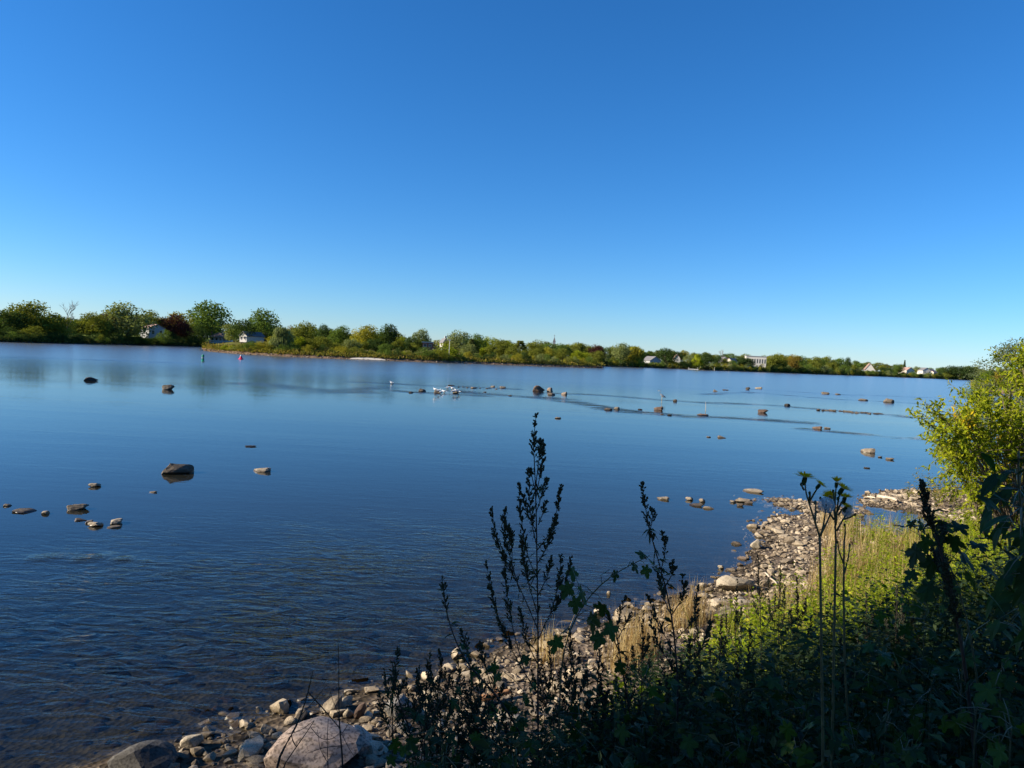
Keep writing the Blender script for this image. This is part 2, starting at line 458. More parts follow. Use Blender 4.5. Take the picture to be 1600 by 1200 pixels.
# deep river bed and land out to the horizon
mb = MB()
mb.add([(-5000, -800, -3), (5000, -800, -3), (5000, 7000, -3), (-5000, 7000, -3)], [(0, 1, 2, 3)])
tag(mb.build('river_bed', plain_mat('deep_river_bed', (0.03, 0.026, 0.018), 0.9, 0.2, 0.3)), kind='structure')

# ------------------------------------------------------------------ water
riffles = [([(720, 612), (790, 618), (860, 622), (905, 630), (945, 638), (985, 643), (1060, 650), (1150, 653), (1250, 660)], 1.3, 1.0),
           ([(870, 615), (930, 617), (980, 620), (1040, 626), (1100, 629), (1200, 633), (1300, 641), (1375, 647), (1430, 653)], 1.2, 1.0),
           ([(1100, 616), (1180, 613), (1290, 623), (1390, 628), (1500, 634)], 1.4, 0.8),
           ([(1258, 671), (1320, 677), (1400, 685), (1440, 686)], 0.7, 0.8),
           ([(1140, 606), (1300, 616), (1500, 623)], 1.6, 0.6),
           ([(0, 558), (120, 561), (300, 568)], 3.0, 0.5),
           ([(560, 597), (640, 601), (720, 604), (800, 608)], 1.6, 0.7),
           ([(620, 611), (700, 616), (760, 619)], 0.8, 0.8),
           ([(400, 600), (520, 612), (600, 606)], 2.5, 0.35),
           ([(55, 873), (110, 872), (170, 873), (230, 880)], 0.16, 0.5)]
ang = np.linspace(R(-64), R(64), 300)
rad = 1.2 * (4200 / 1.2) ** (np.linspace(0, 1, 420))
A_, R_ = np.meshgrid(ang, rad)
X, Y = R_ * np.sin(A_), R_ * np.cos(A_) - 0.5
def seg_field(X, Y, pts, wd):
    f = np.full(X.shape, 1e9)
    for a, b in zip(pts[:-1], pts[1:]):
        ex, ey = b[0] - a[0], b[1] - a[1]
        t = np.clip(((X - a[0]) * ex + (Y - a[1]) * ey) / (ex * ex + ey * ey), 0, 1)
        f = np.minimum(f, np.hypot(X - a[0] - t * ex, Y - a[1] - t * ey))
    return np.exp(-(f / wd) ** 2)
chop = np.zeros(X.shape); ZW = np.zeros(X.shape)
for pl, wd, st in riffles:
    pts = [(p.x, p.y) for p in (G(*q) for q in pl)]
    wob = 0.7 + 0.5 * hnoise(X, Y, 0.55)
    fld = seg_field(X + 0.5 * wd * hnoise(X, Y, .35), Y + 0.5 * wd * hnoise(Y, X, .3), pts, wd * 0.8) * wob
    chop = np.maximum(chop, st * np.clip(fld, 0, 1.2))
    ZW += 0.012 * st * fld
# stronger current ripples over the shallows close to the viewer
def blob(cx, cy, rx, ry, rot=0):
    c, s_ = math.cos(rot), math.sin(rot)
    dx, dy = X - cx, Y - cy
    return np.exp(-((dx * c + dy * s_) / rx) ** 2 - ((-dx * s_ + dy * c) / ry) ** 2)
p1 = G(330, 970); p2 = G(560, 900)
near = 0.85 * blob(p1.x, p1.y, 4.6, 3.6, 0.5) + 0.5 * blob(p2.x, p2.y, 5.5, 4.5, 0.4)
near *= 0.75 + 0.35 * hnoise(X, Y, 0.9)
mb = MB()
ny, nx = X.shape
i, j = np.meshgrid(np.arange(ny - 1), np.arange(nx - 1), indexing='ij')
k = (i * nx + j).ravel()
mb.add(np.stack([X, Y, ZW], -1), np.stack([k, k + 1, k + nx + 1, k + nx], 1))
wm = mb.mesh('water', True)
for nm, arr in (('chop', chop), ('near_ripple', near)):
    a = wm.attributes.new(nm, 'FLOAT', 'POINT')
    a.data.foreach_set('value', arr.ravel().astype(np.float32))

def water_mat():
    mt, n, out = new_mat('river_water')
    L = n.links.new
    def math_(op, a, b):
        x = n.nodes.new('ShaderNodeMath'); x.operation = op
        for s_, v in ((0, a), (1, b)):
            if isinstance(v, (int, float)): x.inputs[s_].default_value = v
            else: L(v, x.inputs[s_])
        return x.outputs[0]
    geo = n.nodes.new('ShaderNodeNewGeometry')
    def noise(scale, stretch, rot=0.0, detail=3, rough=0.55, dist=0.0):
        mp = n.nodes.new('ShaderNodeMapping'); mp.inputs['Scale'].default_value = (scale * stretch[0], scale * stretch[1], scale)
        mp.inputs['Rotation'].default_value = (0, 0, rot)
        L(geo.outputs['Position'], mp.inputs[0])
        x = n.nodes.new('ShaderNodeTexNoise'); x.inputs['Scale'].default_value = 1
        x.inputs['Detail'].default_value = detail; x.inputs['Roughness'].default_value = rough; x.inputs['Distortion'].default_value = dist
        L(mp.outputs[0], x.inputs['Vector'])
        return x.outputs[0]
    at = n.nodes.new('ShaderNodeAttribute'); at.attribute_name = 'chop'
    at2 = n.nodes.new('ShaderNodeAttribute'); at2.attribute_name = 'near_ripple'
    base = noise(2.4, (0.5, 1.3), 0.15, 4, 0.55)          # general small ripple
    fine = noise(9.0, (0.6, 1.2), -0.3, 3, 0.5)
    swirl = noise(3.1, (0.5, 1.25), 0.5, 4, 0.5, 1.4)     # current ripples near the viewer
    choppy = noise(3.0, (0.45, 1.3), 0.1, 5, 0.65)
    long_ = noise(0.55, (0.22, 1.5), 0.06, 5, 0.6)
    patch = noise(0.05, (0.25, 1.4), 0.1, 4, 0.6)           # calmer and rougher bands
    pr = n.nodes.new('ShaderNodeMapRange'); L(patch, pr.inputs[0])
    pr.inputs[1].default_value = 0.40; pr.inputs[2].default_value = 0.64; pr.inputs[3].default_value = 0.18; pr.inputs[4].default_value = 1.0
    h = math_('MULTIPLY', base, pr.outputs[0])
    h = math_('MULTIPLY', h, WAVE[0])
    h = math_('ADD', h, math_('MULTIPLY', fine, WAVE[1]))
    h = math_('ADD', h, math_('MULTIPLY', math_('MULTIPLY', swirl, at2.outputs['Fac']), WAVE[2]))
    brk = noise(0.9, (0.35, 1.6), 0.08, 4, 0.6)
    bk = n.nodes.new('ShaderNodeMapRange'); bk.inputs[1].default_value = 0.42; bk.inputs[2].default_value = 0.6; L(brk, bk.inputs[0])
    ch = math_('MULTIPLY', at.outputs['Fac'], bk.outputs[0])
    h = math_('ADD', h, math_('MULTIPLY', math_('MULTIPLY', choppy, ch), WAVE[3]))
    h = math_('ADD', h, math_('MULTIPLY', math_('MULTIPLY', long_, pr.outputs[0]), WAVE[4]))
    bp = n.nodes.new('ShaderNodeBump'); bp.inputs['Strength'].default_value = 1.0; bp.inputs['Distance'].default_value = 1.0
    L(h, bp.inputs['Height'])
    dt = n.nodes.new('ShaderNodeVectorMath'); dt.operation = 'DOT_PRODUCT'
    L(bp.outputs[0], dt.inputs[0]); L(geo.outputs['Incoming'], dt.inputs[1])
    cs = math_('ABSOLUTE', dt.outputs['Value'], 0)
    fr = math_('MULTIPLY_ADD', math_('POWER', math_('SUBTRACT', 1.0, cs), 4.7), 0.98)
    fr.node.inputs[2].default_value = 0.012
    gl = n.nodes.new('ShaderNodeBsdfGlossy'); L(bp.outputs[0], gl.inputs['Normal'])
    sep = n.nodes.new('ShaderNodeSeparateXYZ'); L(geo.outputs['Position'], sep.inputs[0])
    mr = n.nodes.new('ShaderNodeMapRange'); mr.inputs[1].default_value = 35; mr.inputs[2].default_value = 110; mr.inputs[3].default_value = 0.025; mr.inputs[4].default_value = 0.20
    L(sep.outputs[1], mr.inputs[0])                          # the open reach beyond the shallows is ruffled finer than can be seen
    L(mr.outputs[0], gl.inputs['Roughness'])
    df = n.nodes.new('ShaderNodeBsdfDiffuse'); df.inputs[0].default_value = (0.13, 0.135, 0.105, 1)   # silt tint; its share grows with distance to lift the water's brightness
    sm = n.nodes.new('ShaderNodeMapRange'); sm.inputs[1].default_value = 9; sm.inputs[2].default_value = 17; sm.inputs[3].default_value = 0.015; sm.inputs[4].default_value = 0.11
    L(sep.outputs[1], sm.inputs[0])
    tr = n.nodes.new('ShaderNodeBsdfTransparent'); tr.inputs[0].default_value = (0.93, 0.95, 0.93, 1)
    ms = n.nodes.new('ShaderNodeMixShader')
    body = n.nodes.new('ShaderNodeMixShader'); L(sm.outputs[0], body.inputs[0])
    L(tr.outputs[0], body.inputs[1]); L(df.outputs[0], body.inputs[2])
    L(fr, ms.inputs[0]); L(body.outputs[0], ms.inputs[1]); L(gl.outputs[0], ms.inputs[2])
    L(ms.outputs[0], out.inputs['Surface'])
    va = n.nodes.new('ShaderNodeVolumeAbsorption'); va.inputs['Color'].default_value = (0.50, 0.60, 0.42, 1); va.inputs['Density'].default_value = 1.6
    L(va.outputs[0], out.inputs['Volume'])
    return mt
WAVE = (0.0072, 0.0007, 0.042, 0.13, 0.011)
tag(link('water', wm, None, water_mat()), kind='structure')

# ------------------------------------------------------------------ far shores
LEFT_PX = [(-260, 527), (-120, 530), (0, 534.5), (60, 536), (120, 537.5), (200, 539), (260, 540.5), (310, 542), (345, 543)]
ISL_PX = [(312, 547.5), (330, 549.5), (380, 553.5), (450, 557.5), (520, 560.5), (600, 563.5), (700, 567), (800, 570.5), (880, 573.5), (945, 575.5)]
RIGHT_PX = [(940, 572.5), (985, 573.6), (1050, 576), (1100, 578.5), (1160, 580.5), (1220, 582.5), (1280, 585), (1340, 587), (1400, 589.3), (1450, 591.3), (1500, 593.4), (1560, 596), (1700, 602)]
SPIT_PX = [(1514, 608.5), (1530, 611), (1560, 614), (1600, 619), (1700, 634)]
def shore_point(line, px, back=0.0):
    xs = [q[0] for q in line]
    p = G(px, float(np.interp(px, xs, [q[1] for q in line])))
    d = Vector((p.x, p.y, 0)).normalized()
    return p + d * back

def land_z(back, prof):
    return float(np.interp(back, [q[0] for q in prof], [q[1] for q in prof]))

LOW = [(-6, -0.8), (0, -0.02), (1.5, 0.25), (5, 0.8), (12, 1.3), (40, 2.2), (120, 3.0), (900, 5.0)]
BANK = [(-6, -0.8), (0, -0.02), (1.5, 0.3), (5, 1.0), (12, 1.8), (40, 3.0), (120, 4.0), (900, 6.0)]

def shore_strip(name, line, prof, mat, dense=5, ends=(0, 0)):
    xs = np.arange(line[0][0], line[-1][0] + .1, dense)
    V = []
    bs = [q[0] for q in prof[:-1]] + [260, 500, 900]
    bs = sorted(set(bs))
    for x in xs:
        wob = 1.0 + 0.25 * math.sin(x * .31) + 0.2 * math.sin(x * .83 + 1)
        tp = 1.0
        if ends[0]: tp = min(tp, ((x - line[0][0]) / ends[0]) ** .7)
        if ends[1]: tp = min(tp, (max(0, line[-1][0] - x) / ends[1]) ** .7)
        for b in bs:
            p = shore_point(line, x, b)
            z = land_z(b, prof) * (wob if 0 < b < 12 else 1)
            V.append((p.x, p.y, z if z < 0 else z * tp - 0.35 * (1 - tp)))
    nb = len(bs)
    mb = MB()
    i, j = np.meshgrid(np.arange(len(xs) - 1), np.arange(nb - 1), indexing='ij')
    k = (i * nb + j).ravel()
    mb.add(V, np.stack([k, k + nb, k + nb + 1, k + 1], 1))
    tag(mb.build(name, mat, None, True), kind='structure')

def shore_mat(name, sand, grass, edge, sc_=0.35):
    mt, n, out = new_mat(name)
    L = n.links.new
    geo = n.nodes.new('ShaderNodeNewGeometry')
    sep = n.nodes.new('ShaderNodeSeparateXYZ'); L(geo.outputs['Position'], sep.inputs[0])
    nz = n.nodes.new('ShaderNodeTexNoise'); nz.inputs['Scale'].default_value = sc_; nz.inputs['Detail'].default_value = 8; nz.inputs['Roughness'].default_value = 0.7
    L(geo.outputs['Position'], nz.inputs['Vector'])
    a = ramp(n, nz.outputs[0], [(0.3, tuple(c * .45 for c in sand)), (0.5, sand), (0.7, tuple(min(1, c * 1.5) for c in sand))])
    b = ramp(n, nz.outputs[0], [(0.3, tuple(c * .55 for c in grass)), (0.7, tuple(c * 1.4 for c in grass))])
    ad = n.nodes.new('ShaderNodeMath'); ad.operation = 'MULTIPLY_ADD'; ad.inputs[1].default_value = 0.9
    L(nz.outputs[0], ad.inputs[0]); L(sep.outputs[2], ad.inputs[2])
    mr = n.nodes.new('ShaderNodeMapRange'); mr.inputs[1].default_value = edge + .3; mr.inputs[2].default_value = edge + .75
    L(ad.outputs[0], mr.inputs[0])
    mx = n.nodes.new('ShaderNodeMix'); mx.data_type = 'RGBA'
    L(mr.outputs[0], mx.inputs[0]); L(a, mx.inputs[6]); L(b, mx.inputs[7])
    d = n.nodes.new('ShaderNodeBsdfPrincipled'); d.inputs['Roughness'].default_value = 1.0; d.inputs['Specular IOR Level'].default_value = 0.0
    L(mx.outputs[2], d.inputs['Base Color']); L(d.outputs[0], out.inputs[0])
    return mt

shore_strip('left_bank', LEFT_PX, BANK, shore_mat('left_bank_ground', (0.06, 0.05, 0.035), (0.13, 0.17, 0.05), 0.9))
shore_strip('island_shore', ISL_PX, LOW, shore_mat('island_ground', (0.15, 0.105, 0.07), (0.11, 0.11, 0.035), 0.75), 5, (50, 30))
shore_strip('far_right_bank', RIGHT_PX, BANK, shore_mat('far_bank_ground', (0.08, 0.07, 0.05), (0.10, 0.12, 0.045), 0.7))
shore_strip('river_spit', SPIT_PX, LOW, shore_mat('spit_ground', (0.13, 0.09, 0.06), (0.08, 0.09, 0.03), 0.8), 2, (40, 0))

# ------------------------------------------------------------------ tree kinds (built once, copied with their parts)
def crown_mesh(seed, kind, n_leaf=1500):
    """crown of a tree 1 high and about 1 wide, made of leaf clumps spread through lobes"""
    r = np.random.default_rng(seed)
    mb = MB()
    if kind == 'round': z0, z1, rx, nl = 0.09, 0.97, 0.46, 16
    elif kind == 'tall': z0, z1, rx, nl = 0.07, 0.98, 0.40, 18
    elif kind == 'bush': z0, z1, rx, nl = 0.02, 0.92, 0.50, 12
    elif kind == 'willow': z0, z1, rx, nl = 0.05, 0.95, 0.48, 16
    elif kind == 'open': z0, z1, rx, nl = 0.12, 0.97, 0.46, 11
    else: z0, z1, rx, nl = 0.05, 1.0, 0.2, 0
    if kind == 'conifer':
        z = r.random(n_leaf) ** 0.8
        rr = (1 - z) * 0.24 * np.sqrt(r.random(n_leaf)) * (0.75 + 0.35 * np.sin(z * 60))
        a = r.random(n_leaf) * 2 * np.pi
        P = np.stack([rr * np.cos(a), rr * np.sin(a), 0.06 + z * 0.94], 1)
        D = np.stack([np.cos(a), np.sin(a), -0.5 + 0 * a], 1) + r.normal(0, .3, (n_leaf, 3))
        mb.leaves(P, D, r.normal(0, 1, (n_leaf, 3)) + [0, 0, 1], 0.07, 0.035, r.random(n_leaf))
        return mb
    C, S = [], []
    for i in range(nl):
        t = (i + r.random()) / nl
        z = z0 + 0.12 + (z1 - z0 - 0.22) * t
        prof = {'round': math.sin(math.pi * (0.12 + 0.80 * t)), 'tall': math.sin(math.pi * (0.2 + 0.72 * t)) , 'bush': math.cos(t * 1.35), 'willow': math.sin(math.pi * (0.15 + .75 * t)), 'open': math.sin(math.pi * (.15 + .78 * t))}[kind]
        a = r.random() * 6.283; rad_ = rx * prof * r.uniform(0.35, 0.85)
        C.append((rad_ * math.cos(a), rad_ * math.sin(a), z)); S.append(r.uniform(0.11, 0.2) * (0.75 if kind == 'open' else 1) * (0.7 + .5 * prof))
    C = np.array(C); S = np.array(S)
    w_ = S ** 2 / (S ** 2).sum()
    li = r.choice(nl, n_leaf, p=w_)
    d = r.normal(0, 1, (n_leaf, 3)); d /= np.linalg.norm(d, axis=1, keepdims=True)
    rad_ = S[li] * (0.55 + 0.6 * r.random(n_leaf) ** 0.7)
    P = C[li] + d * rad_[:, None] * np.array([1.15, 1.15, 0.85])
    # ragged outer twigs
    P += r.normal(0, 0.018, (n_leaf, 3))
    P[:, 2] = np.clip(P[:, 2], z0 * r.uniform(.7, 1.2, n_leaf), 1.0)
    lobe_t = r.random(nl)
    tint = np.clip(0.5 * lobe_t[li] + 0.5 * r.random(n_leaf), 0, 1)
    if kind == 'willow':
        D = np.stack([d[:, 0] * .35, d[:, 1] * .35, -np.ones(n_leaf)], 1) + r.normal(0, .15, (n_leaf, 3))
        mb.leaves(P, D, d + r.normal(0, .4, (n_leaf, 3)), 0.12, 0.028, tint)
    else:
        D = d * .6 + r.normal(0, .8, (n_leaf, 3))
        mb.leaves(P, D, d * 1.2 + [0, 0, .5] + r.normal(0, .6, (n_leaf, 3)), r.uniform(.032, .065, n_leaf), r.uniform(.024, .045, n_leaf), tint)
    return mb

def trunk_mesh(seed, kind):
    r = random.Random(seed)
    mb = MB()
    top = 0.55 if kind != 'bush' else 0.3
    if kind == 'conifer': top = 0.9
    n = 6
    pts = [(0.012 * r.uniform(-1, 1) * i, 0.012 * r.uniform(-1, 1) * i, -0.03 + top * i / (n - 1)) for i in range(n)]
    mb.tube(pts, np.linspace(0.028 if kind != 'bush' else .014, 0.008, n), 6)
    for k in range(0 if kind == 'conifer' else 5):
        z = r.uniform(0.16, 0.45) * (1 if kind != 'bush' else .4); a = r.uniform(0, 6.28); l = r.uniform(.18, .32)
        p0 = np.array([0, 0, z]); p1 = p0 + np.array([math.cos(a) * l, math.sin(a) * l, l * .8])
        mb.tube([p0, (p0 + p1) / 2 + [0, 0, -.02], p1], [0.013, .009, .004], 5)
    return mb

KINDS = {}
for kind, seeds in (('round', (1, 2, 3)), ('tall', (4, 5)), ('bush', (6, 7, 8)), ('willow', (9, 10)), ('open', (11, 12)), ('conifer', (13,))):
    for sd in seeds:
        cm = crown_mesh(sd, kind, {'bush': 1700, 'conifer': 900, 'willow': 3000}.get(kind, 3200)).mesh('crown')
        cm.materials.append(M['far_leaf'])
        tm = trunk_mesh(sd, kind).mesh('trunk'); tm.materials.append(M['bark'])
        KINDS.setdefault(kind, []).append((cm, tm))

def bare_tree_mesh(seed):
    r = random.Random(seed); mb = MB()
    def grow(p, d, l, rad_, lev):
        p = np.array(p, float); d = np.array(d, float) / np.linalg.norm(d)
        q = p + d * l
        mb.tube([p, (p + q) / 2 + np.array([r.uniform(-.03, .03) * l for _ in range(3)]), q], [rad_, rad_ * .8, rad_ * .55], 4)
        if lev == 0: return
        for k in range(r.choice((3, 4))):
            s_ = d + np.array([r.uniform(-.75, .75), r.uniform(-.75, .75), r.uniform(-.1, .5)])
            grow(p + d * l * r.uniform(.5, 1), s_, l * r.uniform(.55, .75), rad_ * .55, lev - 1)
    grow((0, 0, -.03), (0, 0, 1), .42, .02, 4)
    return mb

tree_n = [0]
def tree(name, loc, height, width, kind, colour, label, group=None, cat='tree'):
    tree_n[0] += 1
    rr = random.Random(tree_n[0] * 17)
    cm, tm = rr.choice(KINDS[kind])
    t = empty(name, loc, rr.uniform(0, 6.28))
    t.scale = (width, width, height)
    tag(t, label, cat, group)
    c = link('crown', cm, t); c.color = (*colour, 1)
    link('trunk', tm, t)
    return t

OLIVE, GREEN, DARK, YELLOW, ORANGE, PURPLE, GREY, LIME, BRONZE = ((0.115, 0.13, 0.030), (0.075, 0.115, 0.032), (0.036, 0.060, 0.024), (0.19, 0.18, 0.03), (0.15, 0.11, 0.030), (0.050, 0.022, 0.028), (0.13, 0.155, 0.075), (0.17, 0.20, 0.02), (0.105, 0.085, 0.036))
CN = {OLIVE: 'olive green', GREEN: 'green', DARK: 'dark green', YELLOW: 'yellowish green', ORANGE: 'orange tinged', PURPLE: 'dark purple', GREY: 'grey green', LIME: 'bright lime green', BRONZE: 'bronze brown'}

def far_tree(line, prof, px, top, wpx, back, kind, colour, label, name='broadleaf_tree', group=None, cat='tree'):
    p = shore_point(line, px, back); p.z = land_z(back, prof) - 0.1
    h = PW(px, top, p.y).z - p.z
    wd = wpx / F * Vector((p.x, p.y)).length * 1.02 * (1.15 if kind in ('round', 'open') else 1.0)
    if kind == 'conifer': wd *= 2.2
    return tree(name, p, max(h, 1.0) * 1.02, wd, kind, colour, label, group, cat)

# trees one can name, left bank
for px, top, wpx, back, kind, colour, label in [
    (4, 483, 44, 26, 'round', DARK, 'dark green tree at the near end of the left bank, cut by the edge'),
    (26, 485, 34, 34, 'round', YELLOW, 'yellowish tree behind the first dark tree of the left bank'),
    (57, 471, 58, 22, 'round', OLIVE, 'large olive tree with orange tips before the tall bare tree'),
    (140, 487, 42, 22, 'round', OLIVE, 'olive tree between the bare tree and a purple one'),
    (166, 490, 26, 28, 'tall', PURPLE, 'slim dark purple tree tucked behind the big grey green tree'),
    (200, 473, 60, 12, 'round', GREY, 'big round grey green tree with a wide airy crown'),
    (232, 485, 28, 30, 'round', OLIVE, 'olive tree peeping out behind the big grey green tree'),
    (247, 495, 26, 42, 'round', ORANGE, 'orange yellow tree rising behind the grey waterside house'),
    (270, 489, 34, 16, 'round', PURPLE, 'large dark purple tree standing behind the grey waterside house'),
    (287, 503, 24, 12, 'round', PURPLE, 'smaller dark purple tree below the large purple one'),
    (281, 487, 38, 40, 'round', YELLOW, 'pale yellow green tree behind the large purple tree'),
    (330, 470, 58, 26, 'round', GREEN, 'tallest green tree towering above the brown roofed house'),
    (311, 504, 36, 7, 'bush', DARK, 'dense dark green tree at the waterline beside the brown roofed house'),
    (257, 513, 24, 5, 'bush', GREEN, 'rounded sunlit green bush below the grey waterside house'),
    (100, 497, 32, 10, 'bush', OLIVE, 'olive bush growing at the foot of the tall bare tree'),
]:
    far_tree(LEFT_PX, BANK, px, top, wpx, back, kind, colour, label, 'waterside_bush' if kind == 'bush' else 'broadleaf_tree', 'trees on the left bank', 'bush' if kind == 'bush' else 'tree')
# bare tree
p = shore_point(LEFT_PX, 104, 30); p.z = land_z(30, BANK)
h = PW(104, 461, p.y).z - p.z
bt = empty('bare_tree', p)
bt.scale = (h * .75, h * .75, h)
tag(bt, 'tall grey leafless tree standing out above the left bank', 'tree')
bare_me = bare_tree_mesh(5).mesh('branches'); bare_me.materials.append(M['bare_bark'])
link('branches', bare_me, bt)
p = shore_point(RIGHT_PX, 1128, 40); p.z = land_z(40, BANK)
bt2 = empty('bare_tree', p, 1.0)
h2 = PW(1128, 542, p.y).z - p.z
bt2.scale = (h2 * .9, h2 * .9, h2)
tag(bt2, 'pale leafless tree rising among green crowns on the far bank', 'tree')
link('branches', bare_me, bt2)

# trees one can name, behind and on the island shore
for px, top, wpx, back, kind, colour, label in [
    (376, 498, 36, 60, 'round', DARK, 'dark green round tree between the two white houses'),
    (413, 482, 46, 75, 'round', GREEN, 'tall green tree behind the white gabled house, lone against the sky'),
    (440, 508, 38, 12, 'willow', GREY, 'silvery grey green willow at the near end of the island shore'),
    (480, 502, 38, 40, 'round', OLIVE, 'domed olive tree behind the grey willow'),
    (507, 506, 24, 60, 'round', DARK, 'small dark round tree after the domed olive tree'),
    (453, 509, 22, 70, 'round', BRONZE, 'reddish brown crown peeping behind the grey willow'),
    (530, 508, 32, 55, 'round', GREEN, 'green flat topped tree beyond the domed olive tree'),
    (569, 507, 42, 45, 'round', YELLOW, 'yellow green tree with golden top beside the dark twin trunk tree'),
    (607, 506, 38, 50, 'tall', DARK, 'tall dark green tree with a notched top and visible trunks'),
    (655, 513, 28, 70, 'round', GREY, 'small round grey green tree alone on the skyline'),
    (645, 526, 32, 55, 'round', DARK, 'low very dark round tree beside the flat white roof'),
    (718, 516, 38, 50, 'round', GREY, 'grey green tree with a thin top right of the gabled roof'),
    (747, 521, 28, 55, 'round', GREEN, 'green tree right beside the thin topped grey green one'),
    (786, 530, 40, 32, 'round', OLIVE, 'olive orange tree leading the middle of the island wood'),
    (696, 533, 46, 10, 'bush', LIME, 'broad bright lime bush around the pale pole'),
]:
    far_tree(ISL_PX, LOW, px, top, wpx, back, kind, colour, label, {'bush': 'waterside_bush', 'willow': 'willow_tree'}.get(kind, 'broadleaf_tree'), 'trees along the island shore', 'bush' if kind == 'bush' else 'tree')
for px, top, wpx, back, kind, colour, label in [
    (993, 539, 30, 4, 'willow', YELLOW, 'yellow green weeping willow drooping to the far water'),
    (898, 533, 38, 40, 'willow', OLIVE, 'olive weeping tree just past the church spire'),
    (930, 538, 30, 20, 'round', PURPLE, 'dark purplish tree between the two weeping trees'),
    (968, 535, 30, 14, 'round', GREY, 'grey green tree just before the yellow weeping willow'),
    (1038, 543, 30, 12, 'round', DARK, 'dark tree beside the grey gabled house on the far bank'),
    (1087, 552, 18, 5, 'willow', LIME, 'small lime green weeping tree beside the white boat shelter'),
    (1101, 551, 22, 16, 'round', DARK, 'dark tree rising over the white boat shelter'),
    (1215, 552, 30, 14, 'round', OLIVE, 'brownish olive tree right after the white apartment block'),
    (1240, 554, 22, 10, 'round', ORANGE, 'orange tinged tree two crowns past the white apartment block'),
    (1323, 558, 12, 30, 'tall', DARK, 'small upright dark tree standing above the far crowns'),
    (1412, 563, 6, 60, 'conifer', DARK, 'slender pointed conifer on the far skyline'),
    (1483, 571, 26, 10, 'round', DARK, 'dark round tree near the end of the far bank'),
    (1507, 571, 26, 14, 'round', DARK, 'last dark round tree of the far bank beside the shrub'),
    (1400, 569, 16, 25, 'round', GREEN, 'dark green crown just before the slender conifer'),
]:
    far_tree(RIGHT_PX, BANK, px, top, wpx, back, kind, colour, label, {'conifer': 'conifer_tree', 'willow': 'willow_tree'}.get(kind, 'broadleaf_tree'), 'trees on the far right bank')

# the rest of the tree belts: three rows whose tops follow the skyline
SKY = [(-30, 484), (0, 484), (30, 486), (55, 478), (80, 486), (103, 495), (140, 491), (165, 492), (200, 484), (235, 490), (270, 494), (300, 502), (330, 492), (355, 500), (375, 505), (412, 498), (440, 510), (480, 508), (510, 512), (540, 512), (570, 513),
       (600, 514), (622, 518), (640, 526), (655, 524), (680, 525), (700, 528), (720, 524), (745, 526), (770, 526), (800, 528), (830, 528), (850, 529), (870, 532), (895, 536), (920, 537), (950, 537), (985, 540), (1010, 543), (1040, 546), (1075, 548),
       (1110, 553), (1130, 552), (1165, 552), (1180, 556), (1215, 555), (1250, 556), (1270, 556), (1300, 560), (1340, 565), (1372, 568), (1400, 570), (1430, 573), (1445, 574), (1480, 573), (1515, 574), (1600, 577)]
LANDMARKS = {'left': [(20, 'the yellowish edge tree'), (104, 'the bare tree'), (200, 'the big grey green tree'), (270, 'the large purple tree'), (330, 'the tallest tree')],
             'isl': [(395, 'the white gabled house'), (440, 'the grey willow'), (480, 'the domed olive tree'), (569, 'the golden topped tree'), (607, 'the notched dark tree'), (655, 'the lone grey tree'), (701, 'the pale pole'), (747, 'the green pair'), (864, 'the church spire'), (930, 'the island tip')],
             'right': [(898, 'the olive weeping tree'), (993, 'the yellow willow'), (1056, 'the white gable'), (1105, 'the boat shelter'), (1180, 'the apartment block'), (1240, 'the orange tree'), (1357, 'the white triangular house'), (1412, 'the slender conifer'), (1483, 'the last dark trees')]}
ORD = ['first', 'second', 'third', 'fourth', 'fifth', 'sixth', 'seventh', 'eighth', 'ninth', 'tenth', 'eleventh', 'twelfth', 'thirteenth', 'fourteenth', 'fifteenth', 'sixteenth', 'seventeenth', 'eighteenth', 'nineteenth', 'twentieth'] + [a + ' ' + b for a in ('twenty', 'thirty', 'forty') for b in ('first', 'second', 'third', 'fourth', 'fifth', 'sixth', 'seventh', 'eighth', 'ninth', 'onward')]
used_lab = {}
def row_label(zone, row, px, cname, form):
    lx, lt = min(LANDMARKS[zone], key=lambda q: abs(q[0] - px))
    side = 'right of' if px >= lx else 'left of'
    k = (zone, row, lt, side)
    return cname, form, row, side, lt, k

